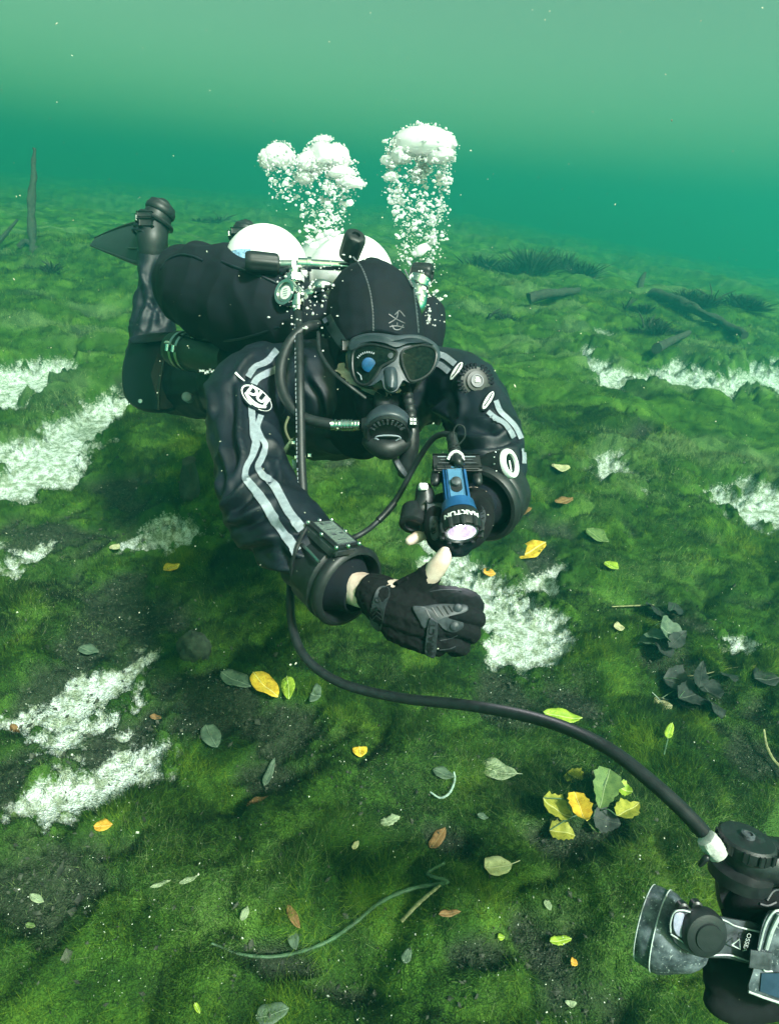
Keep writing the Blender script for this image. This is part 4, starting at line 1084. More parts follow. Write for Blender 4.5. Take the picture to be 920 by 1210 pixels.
# ------------------------------------------------------------------ fins
m_fin = pmat('grey_black_fin_rubber', (0.013, 0.018, 0.023), .45, var=.35, scale=30, bump=.1)
def fin(px, py, d, s, label, tip, tipd, heel, shape):
    f = empty('fin', P(px, py, d), label, 'fin', 'swim fins')
    a0 = P(px, py, d); tp = P(tip[0], tip[1], tipd)
    ax = (tp - a0).normalized(); ln = (tp - a0).length
    hv = P(*heel)
    # boot: ankle to raised heel
    b2 = B()
    tube(b2, spline([(*P(px + 3, py + 22, d - .005),), (*P(px + 4, py + 2, d - .01),), (*((a0 + hv) / 2),), (*hv,)], 6), [.042, .044, .046, .048, .050, .051, .051, .050, .050, .049, .049, .048, .048, .048, .047, .047, .046, .044, .04][:19], 16, round_caps=True)
    bt = done(b2, 'boot', M_RUB, f)
    xb, yb, ab = basis(hv - a0)
    b2 = B(); lathe(b2, [(-.014, .0475), (-.010, .0505), (.004, .0505), (.008, .047), (.020, .043), (.026, .032), (.028, .02), (.028, 0)], hv, ab, 24); done(b2, 'heel_cap', M_RUB, bt)
    for t in (-.035, -.02):
        b2 = B(); tube(b2, [a0 + ab * (t + .03) + (xb * math.cos(w) + yb * math.sin(w)) * .055 for w in [2 * math.pi * k / 20 for k in range(21)]], .005, 8, caps=False); done(b2, 'ankle_fold', M_SUIT, bt)
    b2 = B(); obox(b2, (a0 + hv) / 2 - FWD * .055 - CX * .012, CX, CY, FWD, .05, .022, .012, .004); done(b2, 'strap_plate', M_PLA, bt)
    xx, yy, aa = basis(ax, Vector((0, 0, 1)))

    b2 = B()
    # three rails (far edge, spine, near edge) from foot pocket to tip
    rails = [[P(*q_) for q_ in rail] for rail in shape]
    nrm = Vector((0, 0, 1))
    top_, bot_ = [], []
    for rail in rails:
        sp_ = [Vector(q_) for q_ in spline([tuple(p) for p in rail], 5)]
        top_.append([b2.verts.new(p) for p in sp_]); bot_.append([b2.verts.new(p + FWD * .012 - CY * .008 * (1 - k / len(sp_))) for k, p in enumerate(sp_)])
    m_ = len(top_[0])
    for a_i in range(len(rails) - 1):
        for k in range(m_ - 1):
            b2.faces.new((top_[a_i][k], top_[a_i][k + 1], top_[a_i + 1][k + 1], top_[a_i + 1][k])); b2.faces.new((bot_[a_i + 1][k], bot_[a_i + 1][k + 1], bot_[a_i][k + 1], bot_[a_i][k]))
    for a_i in (0, len(rails) - 1):
        for k in range(m_ - 1): b2.faces.new((top_[a_i][k], bot_[a_i][k], bot_[a_i][k + 1], top_[a_i][k + 1]))
    for k in (0, m_ - 1):
        for a_i in range(len(rails) - 1): b2.faces.new((top_[a_i][k], top_[a_i + 1][k], bot_[a_i + 1][k], bot_[a_i][k]))
    bl = done(b2, 'blade', m_fin, f)
    for rail, r_r in ((rails[0], .008), (rails[-1], .008)):
        b2 = B(); sp_ = spline([tuple(p) for p in rail], 5); tube(b2, sp_, list(np.linspace(r_r, r_r * .4, len(sp_))), 8); done(b2, 'side_rail', M_RUB, bl)
    q0, q1 = rails[1][0] * .6 + rails[-1][0] * .4, rails[1][1] * .6 + rails[-1][1] * .4
    b2 = B(); tube(b2, [q0 - FWD * .006, q1 - FWD * .006], .003, 6); done(b2, 'vent_slot', M_GREYP, bl)
    b2 = B(); mid = (a0 * .42 + hv * .58)
    xh, yh, ah = basis(hv - a0); tube(b2, [mid + (xh * math.cos(w) + yh * math.sin(w)) * .0535 for w in [2 * math.pi * k / 20 for k in range(21)]], .009, 8, caps=False); st_ = done(b2, 'spring_strap', M_PLA, f)
    b2 = B(); obox(b2, mid - CX * .05 - FWD * .02, CX, CY, FWD, .016, .022, .016, .004); done(b2, 'strap_buckle', M_STEEL, st_)
    b2 = B(); obox(b2, mid - FWD * .05 - (hv - a0) * .3, CX, CY, FWD, .045, .03, .016, .006); done(b2, 'tread_plate', M_PLA, bt)
    return f
fin(176, 280, 2.12, 1.0, 'black swim fin on the raised foot at the upper left', (122, 290), 2.42, (190, 248, 2.12),
    [[(168, 262, 2.22), (150, 266, 2.33), (128, 274, 2.46), (112, 281, 2.56)], [(170, 282, 2.10), (150, 284, 2.20), (126, 287, 2.34), (106, 289, 2.48)], [(172, 312, 2.10), (156, 309, 2.17), (130, 299, 2.30), (107, 290, 2.47)]])
fin(288, 290, 2.38, 1.0, 'black swim fin half hidden behind the white cylinders', (270, 292), 2.85, (291, 272, 2.36),
    [[(282, 272, 2.42), (279, 272, 2.6), (276, 274, 2.75), (274, 276, 2.9)], [(288, 284, 2.38), (285, 284, 2.5), (282, 284, 2.7), (280, 284, 2.85)], [(296, 296, 2.38), (292, 296, 2.5), (288, 294, 2.7), (284, 292, 2.85)]])

# ------------------------------------------------------------------ wrist computer
comp = empty('dive_computer', P(395, 632, .93), 'rectangular dive computer with pale screen strapped to the forearm', 'dive computer')
top = [(361, 617, .955), (393, 615, .95), (428, 645, .885), (398, 651, .882)]
off_ = (P(350, 630, .965) - P(361, 617, .955)) + FWD * .012
b_ = B(); tv = [b_.verts.new(P(*q_)) for q_ in top]; bv = [b_.verts.new(P(*q_) + off_ * .8) for q_ in top]
b_.faces.new(tv); b_.faces.new(list(reversed(bv)))
for k in range(4): b_.faces.new((tv[k], bv[k], bv[(k + 1) % 4], tv[(k + 1) % 4]))
bmesh.ops.recalc_face_normals(b_, faces=b_.faces[:]); bmesh.ops.bevel(b_, geom=b_.edges[:], offset=.005, segments=3, affect='EDGES'); done(b_, 'case', M_GREYP, comp)
tn = (P(*top[1]) - P(*top[0])).cross(P(*top[3]) - P(*top[0])).normalized()
if tn.dot(FWD) > 0: tn = -tn
def quad_on(k0, u0, u1, v0, v1, h, th, name, mat, par=comp):
    A0, A1, A2, A3 = [P(*q_) for q_ in top]
    f = lambda u, v: (A0 * (1 - u) + A1 * u) * (1 - v) + (A3 * (1 - u) + A2 * u) * v
    b2 = B(); vt = [b2.verts.new(f(u, v) + tn * h) for u, v in ((u0, v0), (u1, v0), (u1, v1), (u0, v1))]; vb = [b2.verts.new(v_.co - tn * th) for v_ in vt]
    b2.faces.new(vt); b2.faces.new(list(reversed(vb)))
    for k in range(4): b2.faces.new((vt[k], vb[k], vb[(k + 1) % 4], vt[(k + 1) % 4]))
    return done(b2, name, mat, par, smooth=False), f
pl_, ff = quad_on(0, .02, .98, .03, .97, .003, .004, 'bezel', M_PLA)
quad_on(0, .17, .90, .09, .91, .0042, .003, 'screen_border', M_GREYP)
m_lcd = pmat('pale_lcd', (0.12, 0.15, 0.14), .25, var=.2, scale=140)
sc_, _ = quad_on(0, .20, .87, .115, .885, .005, .003, 'screen', m_lcd)
for (u0, u1, v0, v1) in ((.36, .46, .16, .24), (.55, .75, .16, .2), (.36, .7, .4, .42), (.36, .5, .55, .62), (.66, .78, .55, .6), (.36, .7, .76, .78)):
    quad_on(0, u0, u1, v0, v1, .0054, .0003, 'screen_digits', M_GREYP, sc_)
for u, v in ((.05, .06), (.5, .03), (.93, .04), (.05, .5), (.96, .5), (.06, .95), (.5, .97), (.94, .96)):
    b_ = B(); lathe(b_, [(-.002, .0034), (.0015, .0032), (.003, .0018), (.0032, 0)], ff(u, v) + tn * .003, tn, 12); done(b_, 'bolt', M_CHR, comp)
b_ = B(); tube(b_, [P(353, 640, .955), P(366, 652, .92), P(377, 664, .895)], .0025, 8); done(b_, 'side_rail', M_STEEL, comp)
b_ = B(); s_ = spline([tuple(SUIT.at(a, d_, .006, .95)) for a, d_ in ((366, 618), (358, 634), (350, 650), (345, 668), (347, 688))], 6); tube(b_, s_, .0035, 8); done(b_, 'wrist_bungee', M_RUB, comp)
b_ = B(); s_ = spline([tuple(SUIT.at(a, d_, .006, .95)) for a, d_ in ((372, 664), (365, 668), (362, 680), (364, 692))], 6); tube(b_, s_, .0025, 8); done(b_, 'wrist_bungee', M_GREYP, comp)

# ------------------------------------------------------------------ ring gauge on the other wrist
gau = empty('wrist_gauge', P(603, 547, 1.0), 'round wrist gauge with a white rim on the other forearm', 'gauge')
gc = P(601, 548, .985); gax = (CX * .72 - FWD * .62 + CY * .18).normalized()
b_ = B(); lathe(b_, [(-.045, .024), (-.03, .027), (-.004, .0255), (.0, .024)], gc, gax, 32); done(b_, 'gauge_body', M_PLA, gau)
b_ = B(); lathe(b_, [(-.004, .0245), (.002, .025), (.005, .0235), (.005, .0165), (.0, .016)], gc, gax, 36, cap0=False, cap1=False); done(b_, 'white_rim', M_WHITE, gau)
b_ = B(); lathe(b_, [(.001, .0162), (.0015, 0)], gc, gax, 28, cap0=False); done(b_, 'gauge_glass', m_gl, gau)
x_, y_, a_ = basis(gax)
b_ = B(); obox(b_, gc + a_ * .002 - y_ * .004, x_, y_, a_, .004, .018, .0006); done(b_, 'gauge_needle', M_WHITE, gau, smooth=False)
for k in range(7):
    w = R(100 + k * 26); d_ = x_ * math.cos(w) + y_ * math.sin(w); b_ = B(); lathe(b_, [(0, .0018), (.0012, .0012)], gc + d_ * .0262 - a_ * .012, d_, 8); done(b_, 'rivet', M_STEEL, gau)

# ------------------------------------------------------------------ hand torch
torch = empty('dive_torch', P(545, 600, .92), 'blue and black dive torch, lit, held in the gloved hand', 'torch')
tax = (-CY * .83 - FWD * .55 + CX * .05).normalized()        # beam axis
tl = P(545.5, 630, .865)
b_ = B(); lathe(b_, [(-.036, .020), (-.034, .024), (-.028, .0285), (-.006, .0298), (0, .029), (.001, .0255), (-.002, .0238), (-.006, .0235)], tl, tax, 44, cap1=False); hd_ = done(b_, 'head', M_PLA, torch)
m_lens, nt, b = mat_new('lit_torch_reflector')
em = N(nt, 'ShaderNodeEmission'); lw = N(nt, 'ShaderNodeTexCoord'); gr = N(nt, 'ShaderNodeTexNoise', Scale=120.0); nt.links.new(lw.outputs['Object'], gr.inputs['Vector'])
rp = ramp(nt, gr.outputs[0], [(0.3, (0.55, 0.42, 0.72)), (0.65, (0.86, 0.78, 0.96))]); nt.links.new(rp.outputs[0], em.inputs[0]); em.inputs[1].default_value = .85
nt.links.new(em.outputs[0], nt.nodes['Material Output'].inputs[0])
m_led, nt, b = mat_new('lit_led'); b.inputs['Emission Color'].default_value = (1.0, 0.93, 1.0, 1); b.inputs['Emission Strength'].default_value = 14.0; b.inputs['Base Color'].default_value = (1, 1, 1, 1)
b_ = B(); lathe(b_, [(-.003, .0236), (-.010, .020), (-.018, .013), (-.022, .008)], tl, tax, 36, cap0=False); done(b_, 'reflector', m_lens, hd_)
b_ = B(); lathe(b_, [(-.021, .009), (-.016, .0085), (-.012, .005), (-.011, 0)], tl, tax, 20); done(b_, 'led', m_led, hd_)
b_ = B(); lathe(b_, [(-.004, .0236), (-.001, .0232), (-.001, .0205), (-.004, .020)], tl, tax, 36, cap0=False, cap1=False); done(b_, 'bezel_ring', pmat('pale_bezel', (.6, .55, .68), .25, var=.1), hd_)
x_, y_, a_ = basis(tax, -FWD)
for k in range(10):
    w = 2 * math.pi * (k + .5) / 10; d_ = x_ * math.cos(w) + y_ * math.sin(w); b_ = B(); lathe(b_, [(-.012, .0035), (-.003, .0045), (.004, .003), (.005, 0)], tl + d_ * .0292, tax, 8); done(b_, 'crenel', M_PLA, hd_)
def onhead(a, d_):      # lettering bent round the head
    u = (a - 545.5) / 16.0; v = (d_ - 615) / 9.0
    w = u * 0.95
    return tl + y_ * (math.cos(w) * .0297) - x_ * (math.sin(w) * .0297 * (1 if x_.dot(CX) < 0 else -1)) - tax * (.017 - v * .0075)
done(text_px('MAKTUN', 545.5, 615, 8.5, 180, onhead, sx=.66, bold=.04, thick=.0008), 'lettering', M_WHITE, hd_, smooth=False)
m_bl = pmat('blue_anodised', (0.02, 0.10, 0.27), .32, .35, var=.15, scale=60)
b1 = tl - tax * .033 + y_ * .008; b0 = tl - tax * .112 + y_ * .008
bx, by, ba = basis(b1 - b0, -FWD)
b_ = B(); L_ = (b1 - b0).length
obox(b_, (b0 + b1) / 2 - by * .012, bx, ba, by, .027, L_, .026, .004, taper=1.05); tb = done(b_, 'barrel', m_bl, torch)
b_ = B(); obox(b_, (b0 + b1) / 2 + by * .0016, bx, ba, by, .020, L_ * .98, .0022, .0009); done(b_, 'barrel_flat', pmat('light_blue_anodised', (0.10, 0.25, 0.44), .3, .3, var=.1), tb)
b_ = B(); lathe(b_, [(-.008, .020), (-.006, .0235), (.004, .025), (.012, .0265)], tl - tax * .044, tax, 30); done(b_, 'collar', m_bl, torch)
bc = b0 * .60 + b1 * .40
b_ = B(); pts = [bc + bx * (.0085 * math.cos(w)) + ba * (.0085 * math.sin(w) + (.008 if math.sin(w) > 0 else -.001)) + by * .0027 for w in [2 * math.pi * k / 24 for k in range(24)]]
vt = [b_.verts.new(q_ + by * .0014) for q_ in pts]; vb = [b_.verts.new(q_ - by * .004) for q_ in pts]; b_.faces.new(vt)
for k in range(24): b_.faces.new((vt[k], vb[k], vb[(k + 1) % 24], vt[(k + 1) % 24]))
done(b_, 'switch_slot', M_PLA, tb)
b_ = B(); lathe(b_, [(0, .0078), (.006, .0076), (.0075, .006), (.008, 0)], bc + by * .003, by, 22); done(b_, 'switch_button', M_GREYP, tb)
# mount block and cable gland
mc = P(539, 553, .94); by_, ba_ = by, ba
b_ = B(); obox(b_, mc, CX, by, ba, .064, .030, .026, .004); obox(b_, mc + ba * .012 + by * .002, CX, by, ba, .060, .034, .006, .0015); mb_ = done(b_, 'mount_block', M_PLA, torch)
for s in (-1, 1):
    b_ = B(); chain(b_, [(539 + s * 23, 560, .935, .009), (539 + s * 25, 569, .925, .008)], seg=10); done(b_, 'mount_lug', M_PLA, mb_)
for k in range(4):
    b_ = B(); obox(b_, mc + by * .0165 + ba * (-.009 + .006 * k), CX, by, ba, .058 - .008 * (k % 2), .0012, .0014); done(b_, 'edge_line', M_REFL if k in (0, 3) else M_GREYP, mb_, smooth=False)
b_ = B(); p0, p1 = P(540, 548, .925), P(533, 514, .955)
prof = []; Lg = (p1 - p0).length
for k in range(9): prof += [(Lg * k / 9, .0115 - .0004 * k), (Lg * (k + .55) / 9, .0115 - .0004 * k), (Lg * (k + .6) / 9, .0088), (Lg * (k + .95) / 9, .0088)]
lathe(b_, prof, p0, p1 - p0, 18); done(b_, 'strain_relief', M_RUB, torch)
b_ = B(); s_ = spline([(*P(a, d_, .925),) for a, d_ in ((529, 543), (533, 536), (539, 533.5), (545, 537), (547, 544))], 6); tube(b_, s_, .0026, 8); done(b_, 'cable_tie', M_WHITE, torch)
b_ = B(); chain(b_, [(538, 540, .92, .006), (541, 546, .915, .007), (544, 549, .915, .005)], seg=10); done(b_, 'tie_knot', M_PLA, torch)
b_ = B(); s_ = spline([(*P(a, d_, .93),) for a, d_ in ((536, 520), (536, 508), (541, 502), (548, 505), (549, 515), (544, 523), (539, 526))], 8); tube(b_, s_, .0011, 6); done(b_, 'lanyard_loop', M_RUB, torch)
# side reel with white knob
rc2 = P(489, 612, .93)
b_ = B(); lathe(b_, [(-.018, .020), (-.016, .0215), (.014, .0215), (.016, .019), (.016, .012), (.010, .011)], rc2, (-CY * .7 - FWD * .6 - CX * .15), 30); done(b_, 'grip_cap', M_PLA, torch)
b_ = B(); chain(b_, [(497, 604, .93, .014), (502, 592, .935, .016), (501, 580, .935, .014)], seg=14); done(b_, 'grip_post', M_PLA, torch)
b_ = B(); obox(b_, P(516, 601, .925), CX, CY, FWD, .032, .018, .02, .004); done(b_, 'grip_arm', M_GREYP, torch)
bm = B()
for k in range(6): chain(bm, [(496 + k * 1.4, 577 - (k % 3) * 1.8, .922, .0035), (497 + k * 1.2, 573 + (k % 2) * 4, .918, .0035)], n=3, seg=8)
b_ = bm; done(b_, 'white_knot', M_WHITE, torch)
spot = bpy.data.lights.new('torch_beam', 'SPOT'); spot.energy = 1.2; spot.spot_size = R(70); spot.spot_blend = .6; spot.shadow_soft_size = .02; spot.color = (1, .92, 1)
so_ = bpy.data.objects.new('torch_beam', spot); COL.objects.link(so_); so_.location = tl + tax * .008; so_.rotation_euler = (-tax).to_track_quat('Z', 'Y').to_euler()
so_.parent = torch; so_.matrix_parent_inverse = torch.matrix_basis.inverted()

# ------------------------------------------------------------------ hoses and cables
def hose(name, pts, r, mat, label, cat='hose', n=10, seg=14):
    b_ = B(); s_ = spline([(*P(a, b2, d_),) for a, b2, d_ in pts], n); tube(b_, s_, r, seg); return tag(done(b_, name, mat), label, cat)
chest = empty('pressure_hose', P(356, 480, 1.15), 'straight grey hose hanging from the first stage down the diver\'s chest', 'hose')
b_ = B(); s_ = spline([(*P(a, d_, dd),) for a, d_, dd in ((352, 368, 1.28), (353, 400, 1.20), (354, 450, 1.15), (355, 500, 1.13), (356, 550, 1.11), (359, 600, 1.09), (362, 640, 1.09))], 10); tube(b_, s_, .0088, 14); ch = done(b_, 'hose_tube', M_RUB, chest)
b_ = B(); lathe(b_, [(0, .010), (.01, .010), (.011, .013), (.022, .013), (.023, .009), (.035, .009)], P(352, 368, 1.28), CY, 16); done(b_, 'hose_end', M_CHR, chest)
b_ = B()
for k in range(46):
    i = 6 + k; 
    if i >= len(s_) - 2: break
    if k % 7 == 6: continue
    p = Vector(s_[i]) - CX * .0066 - FWD * .0062; obox(b_, p, CX, CY, FWD, .0014, .0055, .0008)
prn = done(b_, 'hose_print', M_REFL, chest, smooth=False); prn['kind'] = 'stuff'
hose('lamp_cable', [(352, 640, 1.09), (346, 668, 1.06), (343, 700, 1.03), (345, 738, 1.0), (360, 776, .96), (400, 806, .92), (468, 824, .87), (555, 834, .80), (640, 851, .72), (712, 881, .65), (775, 929, .60), (822, 974, .57), (842, 1000, .555)], .0073, M_RUB, 'long black rubber cable sweeping across the foreground to the lamp', 'cable')
hose('torch_cable', [(533, 514, .955), (522, 513, .97), (508, 522, .99), (490, 550, 1.02), (468, 590, 1.03), (445, 617, 1.02), (425, 632, 1.0), (405, 640, 1.0)], [.0048] * 1 if False else .0048, M_RUB, 'thin black cable running from the torch down to the forearm', 'cable')
hose('cable_sleeve', [(466, 594, 1.028), (456, 606, 1.024), (447, 615, 1.019)], .0062, M_PLA, 'thicker black sleeve midway on the thin torch cable', 'cable')
dr = empty('d_ring_cluster', P(345, 545, 1.2), 'small steel clips and green cord dangling beside the chest hose', 'clip')
b_ = B(); tube(b_, spline([(*P(a, d_, 1.14),) for a, d_ in ((341, 492), (337, 505), (341, 518), (348, 526), (352, 540), (352, 552))], 6), .0025, 8); done(b_, 'cord', pmat('olive_cord', (.10, .11, .06), .8, var=.3), dr)
b_ = B(); chain(b_, [(331, 540, 1.15, .006), (340, 528, 1.14, .008), (346, 520, 1.14, .006)], seg=8, flat=.4); done(b_, 'green_tab', pmat('olive_tab', (.06, .10, .05), .7, var=.4), dr)
b_ = B(); obox(b_, P(349, 549, 1.13), CX, CY, FWD, .010, .016, .006, .002); done(b_, 'clip', pmat('teal_clip', (.12, .26, .26), .4, var=.3), dr)
for q_ in ((350, 540), (354, 528), (347, 523), (366, 538), (342, 560)):
    b_ = B(); obox(b_, P(*q_, 1.125), CX, CY, FWD, .006, .006, .004, .0015); done(b_, 'snap_bead', M_CHR, dr)

# ------------------------------------------------------------------ foreground lamp held out from the frame's edge
lamp = empty('video_lamp', P(850, 1100, .56), 'worn grey dive lamp with flared head at the lower right', 'lamp')
m_bell, nt, b = mat_new('scuffed_grey_housing')
tcn = N(nt, 'ShaderNodeTexCoord'); n1 = N(nt, 'ShaderNodeTexNoise', Scale=75.0, Detail=8.0, Roughness=.65); nt.links.new(tcn.outputs['Object'], n1.inputs['Vector'])
n2 = N(nt, 'ShaderNodeTexNoise', Scale=420.0, Detail=3.0); nt.links.new(tcn.outputs['Object'], n2.inputs['Vector'])
r1 = ramp(nt, n1.outputs[0], [(0.36, (.012, .017, .024)), (0.5, (.055, .07, .085)), (.66, (.13, .155, .18))]); r2 = ramp(nt, n2.outputs[0], [(.62, (0, 0, 0)), (.72, (.25, .27, .27))])
ma = N(nt, 'ShaderNodeMix', data_type='RGBA', blend_type='ADD'); ma.inputs[0].default_value = 1; nt.links.new(r1.outputs[0], ma.inputs[6]); nt.links.new(r2.outputs[0], ma.inputs[7]); nt.links.new(ma.outputs[2], b.inputs['Base Color']); b.inputs['Roughness'].default_value = .5
M_EDGE = pmat('bare_edge', (.42, .47, .47), .4, var=.2, scale=200)
lc = P(761, 1089, .588); lax = (P(834, 1104, .585) - lc).normalized()
lax = (lax - FWD * .72).normalized()
b_ = B(); lathe(b_, [(0.005, .028), (0, .033), (.002, .0345), (.009, .0352), (.014, .0348), (.015, .0362), (.021, .0355), (.028, .032), (.038, .0255), (.046, .021), (.052, .015), (.056, .008), (.057, 0)], lc, lax, 52); bell = done(b_, 'lamp_head', m_bell, lamp)
for t, r in ((.001, .0340), (.0153, .0361)):
    b_ = B(); lathe(b_, [(t - .0006, r), (t, r + .0007), (t + .0006, r)], lc, lax, 52, cap0=False, cap1=False); done(b_, 'rim_edge', M_EDGE, bell)
nd = lambda a, d_: .548 + .0004 * (a - 800) * .35
b_ = B(); slab(b_, smooth_outline([(792, 1081), (800, 1074), (815, 1074), (840, 1080), (862, 1085), (900, 1096), (900, 1140), (880, 1138), (856, 1133), (830, 1132), (812, 1126), (797, 1116), (791, 1103)], 4), lambda a, d_: .538 + .0002 * abs(a - 830) * .3, .035, .05, lift=.3); arm = done(b_, 'lamp_neck', M_GREYP, lamp)
def edge(pts, d_, par, r=.0007):
    b2 = B(); tube(b2, spline([(*P(a, e_, d_),) for a, e_ in pts], 6), r, 6); done(b2, 'worn_edge', M_EDGE, par)
edge([(792, 1102), (792, 1090), (797, 1078), (806, 1076), (815, 1078)], .5385, arm); edge([(792, 1104), (806, 1113), (820, 1124), (835, 1129), (862, 1129), (888, 1138)], .5385, arm); edge([(843, 1083), (858, 1089), (870, 1095), (898, 1102)], .5385, arm)
for q_ in ((807, 1074), (823, 1072)):
    b_ = B(); lathe(b_, [(-.004, .0055), (.001, .0052), (.002, .0035), (.0005, .003)], P(*q_, .543), -FWD, 16); done(b_, 'neck_screw', M_PLA, arm)
b_ = B(); lathe(b_, [(-.006, .0200), (.001, .0200), (.004, .0185), (.0055, .0135), (.0055, .012), (.007, .0115), (.0075, 0)], P(832, 1103, .536), -FWD + CX * .1, 30); done(b_, 'rubber_button', M_RUB, arm)
b_ = B(); slab(b_, smooth_outline([(797, 1080), (808, 1080), (806, 1092), (808, 1108), (800, 1106), (795, 1096)], 4), .5365, .004, .1); done(b_, 'neck_window', pmat('pale_violet_plate', (.30, .30, .42), .35, var=.3), arm)
b_ = B(); tri = [P(864, 1117, .5345), P(873, 1110, .5345), P(874, 1122, .5345), P(864, 1117, .5345)]; tube(b_, tri, .0007, 6); done(b_, 'triangle_mark', M_EDGE, arm)
done(text_px('OSSEA', 882, 1114, 5.2, 106, lambda a, d_: P(a, d_, .5345), sx=1.1, bold=.0), 'lettering', M_EDGE, arm, smooth=False)
b_ = B(); slab(b_, smooth_outline([(893, 1126), (898, 1098), (905, 1080), (914, 1076), (945, 1085), (945, 1195), (905, 1180), (883, 1172), (888, 1150)], 3), lambda a, d_: .528 + .0001 * (a - 900), .03, .06); br = done(b_, 'bracket', m_bell, lamp)
b_ = B(); slab(b_, [(899, 1150), (945, 1150), (945, 1190), (897, 1172)], .5265, .005, .03); done(b_, 'bracket_panel', pmat('dark_blue_panel', (.02, .04, .075), .35, var=.3), br)
edge([(896, 1124), (904, 1094), (914, 1078), (925, 1076)], .5275, br, .0009); edge([(884, 1172), (905, 1180), (945, 1193)], .5275, br, .0011); edge([(905, 1122), (912, 1100), (921, 1082)], .5265, br, .0016); edge([(903, 1125), (902, 1146), (912, 1148)], .5265, br)
b_ = B(); slab(b_, [(886, 1122), (912, 1126), (910, 1148), (884, 1144)], .5255, .01, .08); done(b_, 'bracket_clip', M_GREYP, br)
# cable gland on top
b_ = B(); lathe(b_, [(-.004, .022), (.0, .024), (.008, .024), (.010, .022), (.011, 0)], P(880, 1001, .558), (CY * .97 - FWD * .16 + CX * .12), 36, ); gl_ = done(b_, 'gland_disc', M_RUB, lamp)
xg, yg, ag = basis(CY * .97 - FWD * .16 + CX * .12)
for k in range(12):
    w = 2 * math.pi * k / 12; dv = xg * math.cos(w) + yg * math.sin(w); b_ = B(); obox(b_, P(880, 1001, .558) + dv * .0245 + ag * .004, dv.cross(ag), dv, ag, .0045, .002, .008, .0006); done(b_, 'grip_rib', M_PLA, gl_)
b_ = B(); lathe(b_, [(0, .006), (.003, .0058), (.0035, .004), (.002, .0038), (.002, 0)], P(880, 1001, .558) + ag * .0105, ag, 16); done(b_, 'gland_screw', M_GREYP, gl_)
b_ = B(); lathe(b_, [(-.03, .026), (-.018, .027), (-.014, .017), (-.003, .017)], P(880, 1003, .56), (CY * .97 - FWD * .16 + CX * .12), 30); done(b_, 'gland_base', M_PLA, lamp)
b_ = B(); chain(b_, [(884, 1012, .56, .022), (905, 1016, .56, .02), (940, 1022, .56, .022)], seg=16); done(b_, 'gland_arm', M_PLA, lamp)
tp0, tp1 = P(833, 990, .5545), P(850, 1010, .5525)
b_ = B(); Lt = (tp1 - tp0).length
lathe(b_, [(0, .0078), (.0006, .0088), (Lt * .22, .0094), (Lt * .24, .0088), (Lt * .5, .0098), (Lt * .52, .0091), (Lt * .78, .0099), (Lt * .8, .0092), (Lt, .0088), (Lt + .0005, .0076)], tp0, tp1 - tp0, 22)
for v in b_.verts: v.co += Vector((1, .6, .8)) * float(noise3(v.co.x * 160, v.co.y * 160, v.co.z * 160)) * .0013
done(b_, 'white_tape', pmat('grubby_white_tape', (.45, .46, .44), .75, var=.25, scale=160, bump=.3, bscale=900), lamp)
b_ = B(); chain(b_, [(827, 1022, .553, .0022), (834, 1014, .55, .003)], n=3, seg=8); done(b_, 'tape_end', M_PLA, lamp)
b_ = B(); slab(b_, smooth_outline([(848, 1024), (880, 1022), (915, 1030), (945, 1036), (945, 1092), (900, 1098), (860, 1086), (846, 1060)], 4), .575, .05, .1); done(b_, 'lamp_body', M_PLA, lamp)
# hand of a second diver behind the lamp
p2 = empty('person', P(930, 1120, .62), 'black gloved hand of a second diver gripping the lamp at the frame edge', 'person')
bm = B()
for row in ([(985, 1075, .62, .045), (945, 1080, .60, .042), (915, 1090, .595, .036), (890, 1100, .595, .026)],
            [(930, 1060, .585, .018), (905, 1056, .575, .0165), (880, 1064, .572, .015), (868, 1078, .578, .0135)],
            [(930, 1110, .60, .02), (890, 1130, .60, .018), (855, 1140, .595, .016), (842, 1135, .59, .013)],
            [(940, 1140, .60, .02), (900, 1158, .60, .0175), (862, 1165, .59, .0155), (846, 1160, .585, .013)],
            [(945, 1165, .60, .019), (905, 1184, .60, .0165), (865, 1190, .59, .0145), (845, 1184, .585, .012)],
            [(985, 1080, .63, .045), (1040, 1080, .65, .04), (1150, 1085, .70, .045)]):
    chain(bm, row, n=5, seg=12)
g3 = remesh(bm, .0036, 4, 'body'); link('body', g3, M_GLOVE, p2)
G3 = Surf(g3)
for pts in ([(898, 1060), (905, 1050), (915, 1047)], [(905, 1064), (912, 1054), (920, 1051)], [(897, 1068), (906, 1070), (916, 1066)]):
    b_ = B(); tube(b_, spline([tuple(G3.at(a, d_, .001)) for a, d_ in pts], 6), .0012, 6); done(b_, 'glove_seam', M_GUARD, p2)
